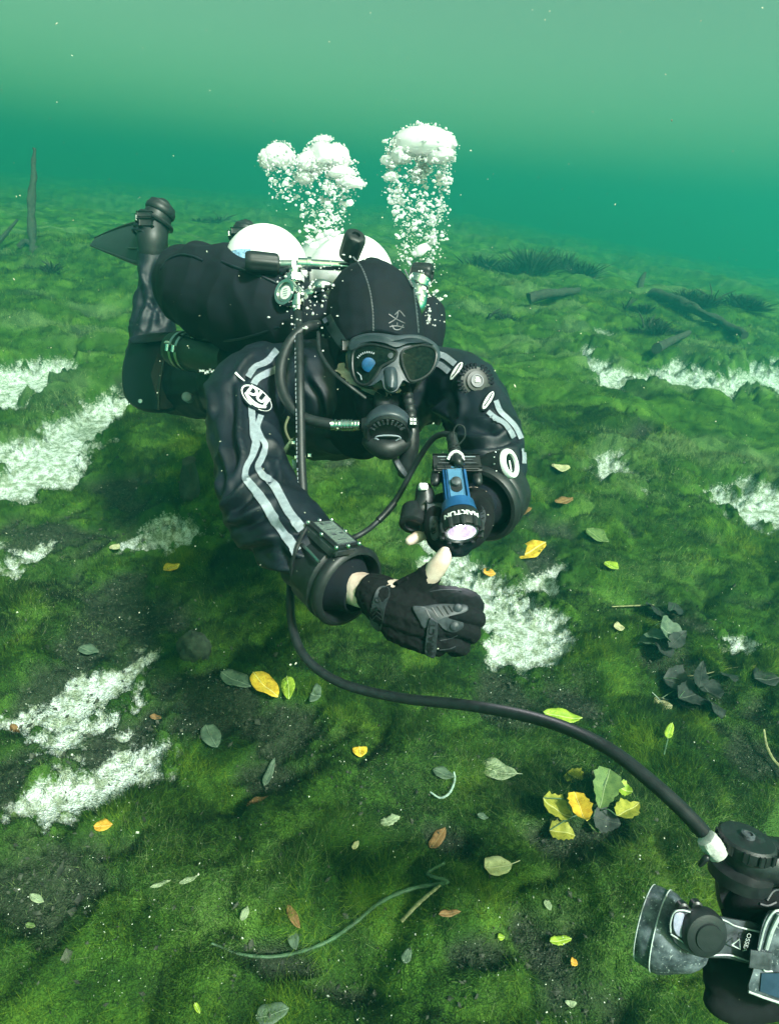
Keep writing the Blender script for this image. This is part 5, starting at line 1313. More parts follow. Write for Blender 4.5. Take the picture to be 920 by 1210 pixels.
# ------------------------------------------------------------------ fallen leaves, twigs, plants, wood
def leaf_mat(name, c1, c2, vein):
    m, nt, b = mat_new(name)
    tcn = N(nt, 'ShaderNodeTexCoord')
    n1 = N(nt, 'ShaderNodeTexNoise', Scale=60.0, Detail=6.0); nt.links.new(tcn.outputs['Object'], n1.inputs['Vector'])
    rp = ramp(nt, n1.outputs[0], [(.32, c1), (.62, c2)])
    n2 = N(nt, 'ShaderNodeTexNoise', Scale=260.0, Detail=2.0); nt.links.new(tcn.outputs['Object'], n2.inputs['Vector'])
    r2 = ramp(nt, n2.outputs[0], [(.30, (.45, .40, .30)), (.40, (1, 1, 1))])
    mm = N(nt, 'ShaderNodeMix', data_type='RGBA', blend_type='MULTIPLY'); mm.inputs[0].default_value = .7
    nt.links.new(rp.outputs[0], mm.inputs[6]); nt.links.new(r2.outputs[0], mm.inputs[7])
    nt.links.new(mm.outputs[2], b.inputs['Base Color']); b.inputs['Roughness'].default_value = .55
    b.inputs['Specular IOR Level'].default_value = .25
    v = pmat(name + '_vein', vein, .6, var=.15)
    return m, v
LM = {'yellow': leaf_mat('yellow_leaf', (.50, .27, .02), (.72, .48, .045), (.80, .66, .22)),
      'orange': leaf_mat('orange_leaf', (.55, .24, .03), (.70, .36, .05), (.7, .45, .15)),
      'lime': leaf_mat('lime_leaf', (.16, .26, .02), (.32, .42, .045), (.55, .62, .25)),
      'green': leaf_mat('dull_green_leaf', (.07, .12, .04), (.13, .19, .06), (.22, .27, .13)),
      'pale': leaf_mat('pale_leaf', (.20, .25, .15), (.32, .37, .23), (.40, .45, .3)),
      'grey': leaf_mat('grey_green_leaf', (.055, .085, .06), (.10, .14, .095), (.16, .21, .15)),
      'brown': leaf_mat('brown_leaf', (.15, .075, .03), (.26, .14, .06), (.3, .2, .1)),
      'dark': leaf_mat('dark_dead_leaf', (.012, .016, .016), (.035, .042, .04), (.06, .07, .06)),
      'olive': leaf_mat('olive_leaf', (.17, .18, .02), (.34, .31, .045), (.45, .42, .15)),
      'cream': leaf_mat('cream_leaf', (.34, .31, .16), (.50, .46, .27), (.5, .45, .3))}

def leaf_mesh(length, width, curl=0.15, bend=0.1, wavy=0.0, blunt=0.0, n=10, seed=0, lobed=0.0):
    rs = random.Random(seed)
    bm = B(); rows = []
    ph = rs.uniform(0, 6)
    for i in range(n + 1):
        t = i / n
        w = width * .5 * (math.sin(math.pi * min(1, t ** (.85 - .3 * blunt)))) ** (.75 - .35 * blunt) if 0 < t < 1 else width * .02
        w *= 1 + .10 * math.sin(7 * t + ph) * wavy * 2 + rs.uniform(-.04, .04)
        if lobed: w *= 1 + lobed * (1 if i % 2 else -1) * .6
        x = (t - .5) * length
        zb = bend * length * (4 * (t - .5) ** 2 - .3) + wavy * length * .06 * math.sin(9 * t + ph)
        rows.append([(x, s * w + .04 * length * math.sin(2.2 * t + ph) * .5, zb + curl * abs(s) * w * (1.0 if s else 0) + wavy * .05 * length * math.sin(13 * t + 3 * s + ph) * abs(s)) for s in (-1, -.5, 0, .5, 1)])
    th = .0006
    top = [[bm.verts.new((a, b_, c_)) for a, b_, c_ in r] for r in rows]
    bot = [[bm.verts.new((a, b_, c_ - th)) for a, b_, c_ in r] for r in rows]
    for i in range(n):
        for k in range(4):
            bm.faces.new((top[i][k], top[i + 1][k], top[i + 1][k + 1], top[i][k + 1])); bm.faces.new((bot[i][k + 1], bot[i + 1][k + 1], bot[i + 1][k], bot[i][k]))
        bm.faces.new((top[i][0], bot[i][0], bot[i + 1][0], top[i + 1][0])); bm.faces.new((bot[i][4], top[i][4], top[i + 1][4], bot[i + 1][4]))
    bm.faces.new(list(reversed(top[0])) + bot[0]); bm.faces.new(top[-1] + list(reversed(bot[-1])))
    rib = [Vector(r[2]) + Vector((0, 0, .0007)) for r in rows]
    return bm, rib, rows

def orient(axis_px, hit, tilt=0.0, roll=0.0):
    """rotation whose x axis runs on the bed the way an image direction does, z up with some tilt"""
    a = R(axis_px)
    px, py, _ = project(np.array([hit]))
    q1 = ray(px[0] + 12 * math.cos(a), py[0] + 12 * math.sin(a)); t1_ = (hit.z - CAM_LOC.z) / q1.z
    d = (CAM_LOC + q1 * t1_) - hit
    d.z = 0; d.normalize()
    z = Vector((0, 0, 1)); y = z.cross(d)
    m = Matrix((d, y, z)).transposed()
    return m @ Matrix.Rotation(R(roll), 3, 'X') @ Matrix.Rotation(R(tilt), 3, 'Y')

def px_len(hit, ang, npx):
    a = R(ang); px, py, _ = project(np.array([hit]))
    q = ray(px[0] + npx * math.cos(a), py[0] + npx * math.sin(a))
    t_ = (hit.z - CAM_LOC.z) / q.z
    return ((CAM_LOC + q * t_) - hit).length

def leaf(px, py, ln, wd, ang, col, label, lift=.014, tilt=0, roll=0, curl=.3, bend=.08, wavy=.35, blunt=0.2, name='fallen_leaf', stem=0, group='fallen leaves on the lakebed', lobed=0):
    h = bed_hit(px, py)
    L_ = px_len(h, ang, ln); W_ = px_len(h, ang + 90, wd)
    rot = orient(ang, h, tilt, roll)
    bm, rib, _ = leaf_mesh(L_, W_, curl, bend, wavy, blunt, seed=int(px * 7 + py), lobed=lobed)
    mt, vn = LM[col]
    M4 = Matrix.Translation(h + Vector((0, 0, lift))) @ rot.to_4x4()
    # lift towards the viewer along the sight line so it stays where it lies
    s = lift / max(1e-3, (CAM_LOC.z - h.z)); M4.translation = h + (CAM_LOC - h) * s
    root = empty(name, M4.translation, label, 'leaf', group)
    root.matrix_world = M4
    me_ = bpy.data.meshes.new('blade'); bmesh.ops.recalc_face_normals(bm, faces=bm.faces[:]); bm.to_mesh(me_); bm.free()
    o = link('blade', me_, mt); o.parent = root
    b2 = B(); tube(b2, rib + ([rib[-1] + (rib[-1] - rib[-2]).normalized() * L_ * stem] if stem else []), max(.0005, W_ * .022), 5)
    me2 = bpy.data.meshes.new('midrib'); b2.to_mesh(me2); b2.free(); o2 = link('midrib', me2, vn); o2.parent = root
    return root

leaf(313, 811, 42, 23, 42, 'yellow', 'bright yellow leaf between two green leaves left of the cable', blunt=.15)
leaf(340, 814, 28, 17, 84, 'lime', 'yellow green leaf with pale midrib right of the bright yellow leaf', roll=12)
leaf(279, 804, 40, 19, 22, 'grey', 'dull translucent green leaf touching the bright yellow leaf\'s left side')
leaf(250, 871, 30, 24, 60, 'grey', 'broad grey leaf half sunk in dark silt left of centre', lift=.012)
leaf(203, 671, 20, 9, -18, 'yellow', 'slim yellow leaf below the diver\'s elbow at left')
leaf(136, 647, 11, 7, 15, 'cream', 'tiny cream leaf left of the slim yellow leaf')
leaf(122, 976, 22, 13, -5, 'orange', 'oval orange leaf at the lower edge of the pale sand')
leaf(625, 652, 38, 17, -18, 'yellow', 'glowing yellow leaf right of the torch', tilt=-8, blunt=.3)
leaf(705, 634, 30, 12, 25, 'green', 'olive green leaf right of the glowing yellow leaf', tilt=10)
leaf(722, 669, 18, 9, 30, 'lime', 'small lime leaf below the olive green leaf')
leaf(578, 678, 14, 10, 0, 'orange', 'small orange leaf on the sand beside the thumb')
leaf(731, 742, 13, 9, 10, 'cream', 'small cream leaf right of the gloved hand')
leaf(664, 846, 46, 12, 10, 'lime', 'long lime leaf pressed against the upper side of the cable', lift=.03, roll=15)
leaf(588, 912, 46, 23, 14, 'pale', 'large pale green leaf below the middle of the cable', stem=.12)
leaf(588, 1024, 32, 24, -8, 'cream', 'round cream leaf in the dark green foreground', blunt=.8, stem=.3)
leaf(517, 991, 30, 15, -58, 'brown', 'reddish brown leaf left of the round cream leaf')
leaf(524, 915, 28, 13, 22, 'grey', 'grey green leaf next to a bent pale stem')
leaf(425, 889, 12, 19, 80, 'yellow', 'crumpled little yellow leaf in the foreground centre', wavy=.6)
leaf(461, 970, 24, 12, -25, 'pale', 'ragged pale green leaf left of the reddish brown leaf', wavy=.6, lobed=.25)
leaf(420, 999, 12, 7, -60, 'cream', 'tiny cream and brown leaf below the ragged pale leaf')
leaf(662, 1112, 26, 12, -10, 'lime', 'lime leaf left of the lamp head', lobed=.12)
leaf(678, 1138, 9, 9, 20, 'orange', 'tiny round orange leaf below the lime leaf by the lamp', blunt=.8)
leaf(674, 1187, 9, 12, 80, 'pale', 'tiny pale leaf at the bottom edge right of centre', blunt=.7)
leaf(592, 1108, 8, 8, 0, 'lime', 'tiny pale lime leaf below the round cream leaf', blunt=.8)
leaf(647, 1070, 14, 8, 60, 'pale', 'small whitish leaf between the cream leaf and the lamp')
leaf(481, 1130, 19, 12, -68, 'grey', 'grey blue leaf below the khaki stalk')
leaf(347, 1084, 32, 11, 62, 'brown', 'curled brown leaf above the long green vine', curl=.5)
leaf(347, 1110, 28, 13, 78, 'grey', 'dull grey leaf lying under the long green vine')
leaf(289, 1080, 18, 9, -70, 'pale', 'small pale leaf above the vine\'s left end')
leaf(44, 1062, 19, 10, 30, 'pale', 'pale green leaf in dark silt at the lower left')
leaf(36, 1094, 12, 7, 10, 'green', 'small green leaf below the pale leaf at lower left')
leaf(319, 913, 30, 9, -66, 'grey', 'narrow grey green leaf standing left of the crumpled yellow leaf', tilt=-12)
leaf(305, 948, 30, 11, -22, 'brown', 'dark brown leaf below the narrow grey leaf')
leaf(105, 769, 24, 11, 18, 'grey', 'dark grey green leaf left of the round lump')
leaf(373, 822, 12, 24, 10, 'grey', 'small square grey leaf right of the yellow green leaf', blunt=.6)
leaf(322, 1199, 40, 26, -20, 'grey', 'broad grey brown leaf cut by the bottom edge', blunt=.5)
leaf(783, 833, 21, 14, 5, 'cream', 'beige leaf beside the dark leaf clump', blunt=.4)
leaf(905, 803, 28, 17, 0, 'dark', 'dark oval leaf near the right edge', blunt=.3)
leaf(616, 602, 30, 11, -28, 'brown', 'narrow brown leaf under the wrist gauge', tilt=-8)
leaf(662, 554, 9, 12, 60, 'cream', 'tiny cream leaf right of the wrist gauge')
leaf(666, 592, 20, 7, -20, 'brown', 'slender dark brown leaf right of the wrist gauge')
leaf(184, 848, 14, 6, 12, 'brown', 'small brown leaf right of the upper sand patch')
leaf(233, 1192, 14, 7, 60, 'lime', 'narrow yellow leaf scrap at the bottom edge left of centre')
leaf(190, 1045, 26, 5, -22, 'pale', 'thin pale leaf sliver left of centre foreground')
leaf(223, 1040, 24, 6, -20, 'pale', 'thin pale stalk scrap above the vine')
leaf(570, 965, 14, 7, 20, 'grey', 'small dull leaf below the large pale green leaf')
leaf(531, 1080, 26, 9, -8, 'brown', 'khaki brown leaf right of the khaki stalk')
leaf(870, 975, 18, 6, 24, 'pale', 'pale sliver of leaf above the lamp at right')
leaf(18, 865, 20, 10, 60, 'brown', 'dull brown leaf at the left edge beside the sand')
leaf(18, 968, 16, 10, 70, 'green', 'olive leaf at the left edge below the sand')

def bed_path(pts, lift=.02):
    out_ = []
    for (a, b_) in pts:
        h = bed_hit(a, b_); s = lift / (CAM_LOC.z - h.z); out_.append(h + (CAM_LOC - h) * s)
    return out_
def stick(name, pts, r, mat, label, cat, lift=.02, seg=8, n=8, flat=1.0):
    pp = bed_path(pts, lift)
    b2 = B(); s_ = spline([tuple(p) for p in pp], n)
    rr = [np.interp(i / (len(s_) - 1), np.linspace(0, 1, len(r)), r) * (1 + .12 * math.sin(i * 1.9)) for i in range(len(s_))] if hasattr(r, '__len__') else r
    tube(b2, s_, rr, seg, flat=flat)
    return tag(done(b2, name, mat), label, cat)
M_VINE = pmat('green_vine', (.05, .10, .05), .6, var=.4, scale=80)
M_KHA = pmat('khaki_stalk', (.24, .23, .11), .65, var=.35, scale=90)
M_WOOD = pmat('sunken_wood', (.030, .034, .026), .85, var=.5, scale=30, bump=.5, bscale=120)
M_PST = pmat('pale_stem', (.30, .38, .34), .6, var=.3, scale=90)
stick('vine_stem', [(250, 1115), (285, 1128), (330, 1130), (380, 1116), (415, 1094), (450, 1066), (488, 1050), (528, 1043), (514, 1037), (505, 1032), (525, 1020)], [.0018, .003, .0035, .004, .004, .004, .0035, .003], M_VINE, 'long dull green vine curving across the bottom of the lakebed', 'vine', .018)
stick('flat_stalk', [(474, 1089), (495, 1067), (520, 1046)], [.005, .006, .004], M_KHA, 'straight khaki stalk lying against the end of the vine', 'stalk', .02, flat=.4)
stick('bent_stem', [(508, 936), (520, 943), (531, 937), (537, 922), (536, 912)], [.002, .003, .003, .002], M_PST, 'pale bent stem hooked round the grey green leaf', 'stem', .02)
stick('twig', [(902, 862), (905, 880), (912, 896), (922, 908), (935, 925)], [.003, .0045, .005, .006], M_KHA, 'thin forked khaki twig at the right edge', 'twig', .03)
stick('flat_stalk', [(722, 717), (745, 716), (772, 715)], [.005, .007, .005], M_KHA, 'khaki stalk lying level beside the dark rosette', 'stalk', .022, flat=.5)
stick('twig', [(800, 800), (830, 797), (860, 790), (893, 787)], .0018, M_KHA, 'hair thin twig above the dark leaf clump', 'twig', .02)
stick('twig', [(790, 868), (787, 880), (784, 892)], .0022, M_VINE, 'short green stem carrying a small lime leaf', 'twig', .03)
leaf(791, 864, 14, 10, -75, 'lime', 'small folded lime leaf on a short green stem', lift=.035, tilt=-20)
stick('twig', [(770, 818), (778, 826), (785, 836)], .0012, M_PST, 'pale hair of a stem above the beige leaf', 'twig', .03)

# yellowing water plant
def plant(px, py, label, leaves, cat='plant', name='leafy_plant', lobed=.16):
    h0 = bed_hit(px, py)
    root = empty(name, h0, label, cat)
    for (a, b_, ln, wd, ang, col, lift) in leaves:
        h = bed_hit(a, b_); L_ = px_len(h, ang, ln); W_ = px_len(h, ang + 90, wd)
        bm, rib, _ = leaf_mesh(L_, W_, random.uniform(.15, .5), random.uniform(-.1, .15), .5, .5, seed=int(a * 3 + b_), lobed=lobed)
        s = lift / (CAM_LOC.z - h.z)
        M4 = Matrix.Translation(h + (CAM_LOC - h) * s) @ orient(ang, h, random.uniform(-25, 25), random.uniform(-25, 25)).to_4x4()
        bm.transform(M4)
        lf = done(bm, 'leaf', LM[col][0], root)
        b2 = B(); tube(b2, [M4 @ p for p in rib], max(.0006, W_ * .02), 5); done(b2, 'midrib', LM[col][1], lf)
        b2 = B(); e0 = M4 @ rib[0]; tube(b2, spline([tuple(h0), tuple((h0 + e0) / 2 + Vector((0, 0, .02))), tuple(e0)], 5), .0014, 5); done(b2, 'stalk', M_VINE, root)
    return root
plant(700, 962, 'low water plant with lobed yellow and olive leaves below the cable', [
    (686, 955, 46, 22, 75, 'yellow', .045), (657, 956, 40, 30, 25, 'olive', .035), (664, 984, 30, 20, 10, 'olive', .03), (679, 918, 26, 18, 40, 'olive', .03),
    (713, 932, 40, 32, 100, 'green', .035), (741, 957, 30, 24, -30, 'olive', .035), (738, 934, 18, 14, 20, 'lime', .03), (716, 970, 34, 22, 15, 'dark', .03), (704, 976, 20, 14, 60, 'green', .028)])
plant(785, 738, 'dark rosette of blackened leaves right of the hand', [
    (776, 722, 26, 17, 70, 'dark', .05), (797, 722, 28, 18, 100, 'dark', .05), (776, 752, 26, 18, 30, 'grey', .03), (792, 748, 32, 20, 10, 'grey', .035), (800, 755, 22, 14, -40, 'dark', .03), (766, 762, 26, 16, 20, 'grey', .025), (785, 768, 22, 14, 60, 'dark', .02)], lobed=.05)
plant(815, 815, 'dark clump of dead leaves with one upright pointed leaf', [
    (828, 797, 24, 15, -80, 'dark', .06), (800, 808, 36, 24, 20, 'dark', .035), (818, 822, 40, 26, -20, 'dark', .03), (838, 818, 30, 22, 40, 'dark', .035), (806, 832, 32, 20, 60, 'dark', .02), (846, 838, 26, 15, 70, 'dark', .025), (862, 800, 18, 14, 60, 'dark', .03), (790, 822, 24, 18, -50, 'dark', .02)], lobed=.1)

# lump of dead wood and stumps
def lump(name, px, py, w, hgt, label, cat, mat=None, seed=1):
    h = bed_hit(px, py)
    sc_ = px_len(h, 0, w / 2)
    bm = B(); bmesh.ops.create_icosphere(bm, subdivisions=4, radius=1)
    for v in bm.verts:
        k = 1 + .28 * float(noise3(v.co.x * 1.6 + seed, v.co.y * 1.6, v.co.z * 1.6)) + .10 * float(noise3(v.co.x * 5 + seed, v.co.y * 5, v.co.z * 5))
        v.co = h + Vector((v.co.x * k * sc_, v.co.y * k * sc_ * .8, v.co.z * k * sc_ * hgt + sc_ * hgt * .45))
    return tag(done(bm, name, mat or M_WOOD), label, cat)
lump('round_lump', 231, 776, 38, 1.25, 'round dark lump overgrown with algae left of the yellow leaf', 'rock', pmat('algae_crust', (.02, .028, .016), .95, var=.7, scale=40, bump=.8, bscale=160))
def post(name, px, py, r0, r1, hgt, lean, label, cat, seed=0, mat=None):
    h = bed_hit(px, py)
    bm = B(); pts = [h + Vector((lean[0] * t, lean[1] * t, hgt * t - .04)) for t in [k / 10 for k in range(11)]]
    rg = tube(bm, pts, [r0 + (r1 - r0) * k / 10 for k in range(11)], 14)
    for v in bm.verts:
        k = float(fbm(v.co.x * 14, v.co.y * 14, v.co.z * 7 + seed, 3)); v.co += Vector((k, k * .6, k * .8)) * r0 * .5
    return bm, h
bm, _ = post('stump', 225, 588, .042, .03, .23, (.01, 0), '', '')
tag(done(bm, 'stump', M_WOOD), 'short dark broken stump standing left of the diver\'s elbow', 'stump')
bm, _ = post('stump', 588, 478, .022, .017, .13, (.0, 0), '', '')
tag(done(bm, 'stump', M_WOOD), 'thin dark stub standing behind the diver\'s sleeve valve', 'stump')
# faint drowned tree at the left
h = bed_hit(42, 292)
tree = empty('drowned_tree', h, 'faint bare drowned tree trunk standing far off at the left', 'tree')
D_ = (h - CAM_LOC).dot(FWD)
bm = B(); s_ = spline([(*h,), (*P(40, 300, D_),), (*P(37, 260, D_),), (*P(38, 225, D_),), (*P(40, 195, D_),), (*P(41, 175, D_),)], 6)
tube(bm, s_, list(np.linspace(.06, .018, len(s_))), 12)
for v in bm.verts: v.co += Vector((1, .5, .3)) * float(fbm(v.co.x * 9, v.co.y * 9, v.co.z * 5, 3)) * .018
done(bm, 'trunk', M_WOOD, tree)
for pts in ([(39, 290), (30, 285), (22, 292)], [(41, 305), (48, 312), (58, 314)]):
    bm = B(); tube(bm, spline([(*P(a, b_, D_),) for a, b_ in pts], 5), [.03] * 11, 8); done(bm, 'root', M_WOOD, tree)
stick('sunken_branch', [(-12, 292), (4, 282)], .03, M_WOOD, 'faint slanting branch at the left edge', 'branch', .05)
h = bed_hit(-10, 300); D_ = (h - CAM_LOC).dot(FWD)
bpy.data.objects.remove(bpy.data.objects['sunken_branch'])
bm = B(); tube(bm, [P(-14, 300, D_), P(0, 284, D_), P(21, 259, D_)], [.03, .025, .012], 8); tag(done(bm, 'sunken_branch', M_WOOD), 'faint slanting branch at the left edge beside the drowned tree', 'branch')
def log(pts, r, label, lift=.05):
    pp = bed_path(pts, lift); bm = B(); s_ = spline([tuple(p) for p in pp], 8); tube(bm, s_, list(np.linspace(r, r * .6, len(s_))), 12)
    for v in bm.verts: v.co += Vector((1, .5, .8)) * float(fbm(v.co.x * 6, v.co.y * 6, v.co.z * 6, 3)) * r * .4
    tag(done(bm, 'sunken_log', M_WOOD), label, 'log')
log([(770, 347), (800, 356), (835, 372), (880, 396)], .07, 'long dark sunken log sloping down at the right')
log([(775, 412), (790, 404), (812, 394)], .045, 'short dark sunken log below the long one')
log([(625, 352), (650, 347), (682, 343)], .06, 'dark mossy log lying level behind the diver')
h = bed_hit(757, 338); D_ = (h - CAM_LOC).dot(FWD)
bm = B(); tube(bm, [P(755, 342, D_), P(757, 332, D_), P(762, 322, D_)], [.05, .045, .02], 8); tag(done(bm, 'sunken_branch', M_WOOD), 'short stub of branch rising beside the long sunken log', 'branch')

# dark weedy clumps far off
M_WEED = pmat('dark_weed', (.016, .026, .014), .9, var=.6, scale=20)
def weed(px, py, wpx, hpx, n, label, seed):
    rs = random.Random(seed)
    h = bed_hit(px, py); sx = px_len(h, 0, wpx / 2); D_ = (h - CAM_LOC).dot(FWD); hh = hpx / FPX * D_
    root = empty('weed_clump', h, label, 'plant', 'weed clumps on the far lakebed')
    vs_, fs_ = [], []
    tufts = [(rs.uniform(0, 6.283), sx * math.sqrt(rs.random()), rs.uniform(.35, 1.0)) for _ in range(max(5, n // 160))]
    for k in range(n * 2):
        a_, rr, th = rs.choice(tufts)
        cx_, cy_ = h.x + rr * math.cos(a_), h.y + rr * math.sin(a_) * .6
        w_ = rs.gauss(0, .16) * sx; u_ = rs.gauss(0, .16) * sx
        b0_ = Vector((cx_ + w_ * .5, cy_ + u_ * .5, h.z - .04)); ht = hh * th * rs.uniform(.3, 1.0)
        tp = b0_ + Vector((w_ + rs.gauss(0, .4) * ht, u_ + rs.gauss(0, .4) * ht, ht))
        s_ = rs.uniform(.003, .009) * (D_ / 6); az_ = rs.uniform(0, 6.283); sv_ = Vector((math.cos(az_), math.sin(az_), 0)) * s_
        md_ = (b0_ + tp) / 2 + Vector((rs.gauss(0, .08), rs.gauss(0, .08), .1)) * ht
        i0 = len(vs_); vs_ += [b0_ - sv_ * .4, md_ - sv_, tp, md_ + sv_]; fs_.append((i0, i0 + 1, i0 + 2, i0 + 3))
    me_ = mesh_np('foliage', np.array([tuple(v) for v in vs_]), np.array(fs_)); link('foliage', me_, M_WEED, root, smooth=False)
    for k in range(5):
        a_ = rs.uniform(0, 6.283); b2 = B(); tp = h + Vector((math.cos(a_) * sx * .5, math.sin(a_) * sx * .4, hh * rs.uniform(.5, .9))); tube(b2, [h - Vector((0, 0, .03)), (h + tp) / 2 + Vector((0, 0, hh * .1)), tp], [.012, .008, .004], 6); done(b2, 'stem', M_WOOD, root)
weed(628, 322, 80, 36, 1800, 'large dark weed clump far behind the diver\'s right plume', 1)
weed(841, 358, 56, 22, 1000, 'dark weed clump far off near the right edge', 2)
weed(762, 390, 46, 22, 1000, 'low dark weed clump in front of the sunken log', 3)
weed(738, 366, 34, 18, 600, 'small dark weed tuft left of the low clump', 4)
weed(575, 375, 50, 14, 250, 'flat dark weed patch right of the diver\'s head', 5)
weed(62, 318, 60, 14, 250, 'flat dark weed patch at the foot of the drowned tree', 6)
weed(262, 262, 40, 12, 200, 'faint dark weed patch far behind the cylinders', 7)

# pale shell grit, too small to count
def flakes(n, xs, ys, size, zoff, name, mat, label, seed, kind='stuff', cat='grit'):
    r_ = np.random.default_rng(seed)
    s = size(n, r_)
    base = np.stack([xs, ys, zoff], 1)
    u = r_.normal(size=(n, 3)); u /= np.linalg.norm(u, axis=1)[:, None]
    w = np.cross(u, r_.normal(size=(n, 3))); w /= np.linalg.norm(w, axis=1)[:, None]
    t = np.cross(u, w)
    v = np.stack([base + u * s[:, None], base + w * s[:, None] * .7, base - u * s[:, None] * .8, base - w * s[:, None] * .6, base + t * s[:, None] * .35, base - t * s[:, None] * .35], 1).reshape(-1, 3)
    o = (np.arange(n) * 6)[:, None]
    f = np.concatenate([o + np.array([q_]) for q_ in ((0, 1, 4), (1, 2, 4), (2, 3, 4), (3, 0, 4), (1, 0, 5), (2, 1, 5), (3, 2, 5), (0, 3, 5))], 0)
    ob = link(name, mesh_np(name, v, f), mat, smooth=False); tag(ob, label, cat, kind=kind); return ob
M_SHELL = pmat('shell_grit', (.62, .63, .56), .6, var=.25, scale=300)
r_ = np.random.default_rng(3); nn_ = 60000
rr_ = .4 + 4.6 * r_.random(nn_) ** 1.3; aa = np.radians(r_.uniform(-60, 60, nn_)); xs, ys = rr_ * np.sin(aa), rr_ * np.cos(aa)
sm, dm = grid_look(xs, ys, (1, 2))
# grit gathers around the sand and in the silty hollows
near_s = np.maximum.reduce([grid_look(xs + dx, ys + dy, (1,))[0] for dx, dy in ((.05, 0), (-.05, .03), (0, .06), (.03, -.06))])
clus = sstep(.1, .5, fbm(xs * 4, ys * 4, 33., 3))
keep = r_.random(nn_) < np.clip(.05 + .45 * sm + .34 * near_s + .22 * dm + .30 * clus, 0, 1) * .6
xs, ys = xs[keep], ys[keep]; n_ = len(xs)
zz = grid_look(xs, ys, (0,))[0] + np.where(grid_look(xs, ys, (1,))[0] > .5, .001, r_.uniform(.004, .022, n_))
flakes(n_, xs, ys, lambda n, q_: q_.gamma(1.5, .0006, n) + .0004, zz, 'shell_grit', M_SHELL, 'pale shell grit scattered over the lakebed', 4)
# broken leaf litter in the silty hollows
nn_ = 60000
rr_ = .4 + 4.0 * r_.random(nn_) ** 1.2; aa = np.radians(r_.uniform(-60, 60, nn_)); xs, ys = rr_ * np.sin(aa), rr_ * np.cos(aa)
keep = r_.random(nn_) < np.clip(.07 + .5 * grid_look(xs, ys, (2,))[0], 0, 1) * .55
xs, ys = xs[keep], ys[keep]; n_ = len(xs); zz = grid_look(xs, ys, (0,))[0] + r_.uniform(.002, .012, n_)
flakes(n_, xs, ys, lambda n, q_: q_.gamma(1.8, .0019, n) + .0012, zz, 'leaf_litter', pmat('rotting_litter', (.012, .016, .012), .85, var=.5, scale=25, col2=(.085, .09, .065)), 'dark crumbled leaf litter lying in the silty hollows', 8, cat='litter')
# drifting specks in the water
nn_ = 2600; d_ = .45 + 4.5 * r_.random(nn_) ** 1.2; pxs, pys = r_.uniform(-150, 1070, nn_), r_.uniform(-50, 1250, nn_)
pp = np.array([tuple(P(a, b_, c_)) for a, b_, c_ in zip(pxs, pys, d_)]); pp = pp[(pp[:, 2] > .1) & (pp[:, 2] < 2.1)]
flakes(len(pp), pp[:, 0], pp[:, 1], lambda n, q_: (q_.gamma(1.5, .00036, n) + .00022), pp[:, 2], 'suspended_specks', pmat('drifting_specks', (.5, .52, .42), .7, var=.2), 'pale specks drifting in the water', 5, cat='particles')
# ------------------------------------------------------------------ exhaled air
m_bub, nt, b = mat_new('air_bubble')
b.inputs['Base Color'].default_value = (.93, .96, .95, 1); b.inputs['Roughness'].default_value = .05
b.inputs['Transmission Weight'].default_value = .2; b.inputs['IOR'].default_value = 1.33; b.inputs['Specular IOR Level'].default_value = .8
tcn = N(nt, 'ShaderNodeTexCoord'); n1 = N(nt, 'ShaderNodeTexNoise', Scale=3.0, Detail=3.0); nt.links.new(tcn.outputs['Object'], n1.inputs['Vector'])
rp = ramp(nt, n1.outputs[0], [(.3, (.90, .93, .92)), (.6, (1, 1, 1))]); nt.links.new(rp.outputs[0], b.inputs['Base Color'])
tl_ = N(nt, 'ShaderNodeBsdfTranslucent'); nt.links.new(rp.outputs[0], tl_.inputs[0])
mxs = N(nt, 'ShaderNodeMixShader'); mxs.inputs[0].default_value = .4; nt.links.new(b.outputs[0], mxs.inputs[1]); nt.links.new(tl_.outputs[0], mxs.inputs[2]); nt.links.new(mxs.outputs[0], nt.nodes['Material Output'].inputs[0])
def wobbly(seed, sub, flat, amp):
    bm = B(); bmesh.ops.create_icosphere(bm, subdivisions=sub, radius=1)
    for v in bm.verts:
        k = 1 + amp * float(noise3(v.co.x * 1.3 + seed * 9, v.co.y * 1.3, v.co.z * 1.3)) + amp * .35 * float(noise3(v.co.x * 4 + seed, v.co.y * 4, v.co.z * 4)) + (.05 * float(abs(noise3(v.co.x * 9 + seed, v.co.y * 9, v.co.z * 9))) if sub > 3 else 0)
        z = v.co.z * flat * (.55 if v.co.z < 0 else 1)
        v.co = Vector((v.co.x * k, v.co.y * k, z * k))
    me_ = bpy.data.meshes.new('bubble'); bm.to_mesh(me_); bm.free(); me_.materials.append(m_bub)
    me_.polygons.foreach_set('use_smooth', [True] * len(me_.polygons)); return me_
BM_ = [wobbly(i, 3, f, a) for i, (f, a) in enumerate(((.7, .14), (.9, .18), (.5, .2), (.8, .28)))]
CAPS = [wobbly(20 + i, 4, f, .13) for i, f in enumerate((.75, .9, .65))]
rs = random.Random(21)
bubbles = []     # (pos, radius, plume)
def bub(px, py, d, rpx, plume): bubbles.append((P(px, py, d), rpx / FPX * d, plume))
caps_list = []
def cap(px, py, d, rx, ry, plume, label):
    caps_list.append((px, py, d, rx, ry, plume, label))
    for k in range(int(rx * ry * .75)):      # froth clinging to the cap
        a_ = rs.uniform(0, 6.283); q_ = math.sqrt(rs.random()) * 1.08
        bub(px + rx * q_ * math.cos(a_), py + ry * q_ * math.sin(a_) * 1.1 + 1, d + rs.uniform(-.035, .03), rs.choice((.6, .8, 1.0, 1.4, 2.0)) * rs.uniform(.7, 1.1), plume)
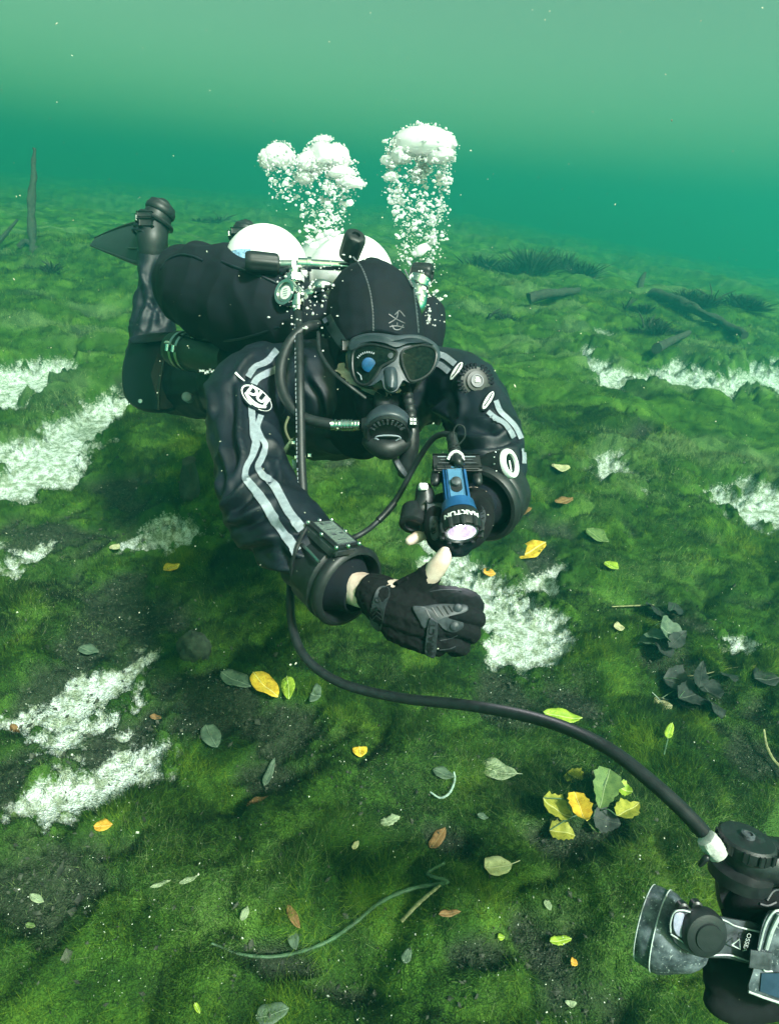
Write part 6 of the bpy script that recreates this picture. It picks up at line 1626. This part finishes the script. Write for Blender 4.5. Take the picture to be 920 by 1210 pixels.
def column(n, xf, y0, y1, d, plume, dens, rmax):
    cl = []
    for k in range(34):
        t = rs.random() ** dens; xc, hw = xf(t)
        cl.append((xc + hw * (1 - .3 * t) * rs.uniform(-.95, .95), y0 + (y1 - y0) * t, rs.uniform(2.5, 9), rs.uniform(4, 15), rs.uniform(-.05, .05), rs.random() ** 2 + .15))
    wts = [q_[5] for q_ in cl]
    for k in range(n):
        if rs.random() < .72:
            q_ = rs.choices(cl, wts)[0]; x, y, dz = rs.gauss(q_[0], q_[2]), rs.gauss(q_[1], q_[3]), q_[4] + rs.gauss(0, .012)
        else:
            t = rs.random() ** dens; xc, hw = xf(t); y = y0 + (y1 - y0) * t; x = xc + hw * (1.05 - .35 * t) * rs.uniform(-1, 1); dz = rs.uniform(-.07, .07)
        t = (y - y0) / (y1 - y0)
        if t < -.02: continue
        r = min(rmax * (1 - .4 * min(t, 1)), .5 + rs.gammavariate(1.1, .62))
        bub(x, y, d + dz, r, plume)
RP, MP, LP_ = 'right', 'middle', 'left'
cap(500, 166, 1.62, 36, 19, RP, 'broad bright dome of air crowning the tall right plume'); cap(474, 182, 1.62, 16, 12, RP, 'left shoulder bubble under the dome of the tall right plume'); cap(520, 182, 1.60, 18, 14, RP, 'right shoulder bubble under the dome of the tall right plume'); cap(462, 208, 1.63, 10, 6, RP, 'flat bubble on the left flank of the tall right plume'); cap(457, 189, 1.63, 8, 6, RP, 'small outlying bubble left of the tall right plume')
column(2300, lambda t: (496 + 2 * t, 42 - 4 * t), 165, 325, 1.62, RP, 1.8, 6.5)
cap(383, 180, 1.70, 22, 18, MP, 'central dome of air in the middle plume'); cap(370, 190, 1.70, 20, 14, MP, 'left dome of air in the middle plume'); cap(398, 186, 1.70, 15, 16, MP, 'right dome of air in the middle plume'); cap(415, 214, 1.68, 17, 9, MP, 'flattened bubble at the lower right of the middle plume'); cap(403, 203, 1.69, 18, 9, MP, 'wide bubble under the right dome of the middle plume'); cap(360, 208, 1.71, 12, 9, MP, 'small bubble at the lower left of the middle plume'); cap(382, 163, 1.70, 10, 5, MP, 'topmost little bubble of the middle plume')
column(1300, lambda t: (385 - 4 * t, 38 - 12 * t), 188, 305, 1.70, MP, 1.8, 5.5)
cap(330, 183, 1.72, 18, 16, LP_, 'main dome of air of the small left plume'); cap(316, 188, 1.72, 11, 12, LP_, 'lesser bubble on the left side of the small left plume')
column(190, lambda t: (328 + 10 * t, 20 - 4 * t), 190, 235, 1.72, LP_, 1.0, 4)
for (x, y, r) in ((498, 296, 9), (503, 292, 6), (492, 300, 5), (388, 276, 7), (378, 280, 6), (396, 277, 6), (371, 290, 5), (391, 283, 5), (366, 268, 4), (515, 345, 4), (520, 354, 4), (512, 362, 3), (526, 350, 2.5), (337, 217, 4), (320, 212, 3.5), (413, 240, 4.5), (380, 254, 4.5), (384, 222, 4)):
    bub(x, y, 1.5, r, RP if x > 440 else MP)
for k in range(150):      # leaking round the first stage and over the hood
    x, y = rs.gauss(372, 20), rs.gauss(352, 22)
    if rs.random() < .3: x, y = rs.uniform(380, 440), rs.uniform(300, 400)
    bub(x, y, 1.20 + rs.uniform(-.03, .05), min(3.2, .6 + rs.gammavariate(1.3, .55)), MP)
for k in range(70): bub(rs.gauss(506, 9), rs.uniform(320, 385), 1.36, .6 + rs.gammavariate(1.3, .5), RP)
GR = {RP: 'air bubble of the tall right plume', MP: 'air bubble of the middle plume above the cylinders', LP_: 'air bubble of the small left plume'}
for i, (px, py, d, rx, ry, pl, lab) in enumerate(caps_list):
    me_ = CAPS[i % 3]
    o = bpy.data.objects.new('air_bubble', me_); COL.objects.link(o)
    o.location = P(px, py + ry * .25, d); o.scale = (rx / FPX * d * 1.04, rx / FPX * d * .85, ry / FPX * d * 1.3); o.rotation_euler = (rs.uniform(-.2, .2), rs.uniform(-.2, .2), rs.uniform(0, 6))
    tag(o, lab, 'bubble', 'bubble caps of the %s plume' % pl)
bubbles.sort(key=lambda q_: -q_[1])
for i, (p, r, pl) in enumerate(bubbles[:270]):
    o = bpy.data.objects.new('air_bubble', BM_[i % 4]); COL.objects.link(o)
    o.location = p; o.scale = (r * rs.uniform(.85, 1.25), r * rs.uniform(.85, 1.2), r * rs.uniform(.7, 1.0)); o.rotation_euler = (rs.uniform(-.6, .6), rs.uniform(-.6, .6), rs.uniform(0, 6))
    tag(o, GR[pl], 'bubble', 'air bubbles of the %s plume' % pl)
small = [wobbly(40 + i, 1, f, .2) for i, f in enumerate((.85, 1.0, .6))]
sv = [co_np(m_) for m_ in small]; sf_ = np.array([tuple(p_.vertices) for p_ in small[0].polygons])
V_, F_, off_n = [], [], 0
for i, (p, r, pl) in enumerate(bubbles[270:]):
    v = sv[i % 3] * np.array([rs.uniform(.7, 1.2), rs.uniform(.7, 1.2), rs.uniform(.8, 1.5)]) * r
    a_ = rs.uniform(0, 6.283); ca, sa = math.cos(a_), math.sin(a_); v = v @ np.array([[ca, sa, 0], [-sa, ca, 0], [0, 0, 1]])
    V_.append(v + np.array(p)); F_.append(sf_ + off_n); off_n += len(v)
fine = link('fine_bubbles', mesh_np('fine_bubbles', np.concatenate(V_), np.concatenate(F_)), m_bub)
tag(fine, 'fine froth of tiny air bubbles rising in the plumes', 'bubbles', kind='stuff')
# ------------------------------------------------------------------ the water's haze
bm = bmesh.new()
bmesh.ops.create_cube(bm, size=1.0)
HX, HY0, HY1, HZ0, HZ1 = 70.0, -30.0, 90.0, -14.0, 3.7
for v in bm.verts:
    v.co = (v.co.x * 2 * HX, HY0 if v.co.y < 0 else HY1, HZ0 if v.co.z < 0 else HZ1)
me = bpy.data.meshes.new('haze'); bm.to_mesh(me); bm.free()
m_haze = bpy.data.materials.new('green_water'); m_haze.use_nodes = True
nt = m_haze.node_tree
for n in list(nt.nodes):
    if n.type == 'BSDF_PRINCIPLED': nt.nodes.remove(n)
pv = N(nt, 'ShaderNodeVolumePrincipled')
pv.inputs['Color'].default_value = (0.03, 0.26, 0.29, 1)
pv.inputs['Absorption Color'].default_value = (0.05, 0.38, 0.18, 1)
pv.inputs['Density'].default_value = HAZE_DENSITY
pv.inputs['Anisotropy'].default_value = 0.5
nt.links.new(pv.outputs[0], nt.nodes['Material Output'].inputs['Volume'])
haze = link('haze', me, m_haze, smooth=False)
tag(haze, 'green haze of the lake water', 'water', kind='stuff')
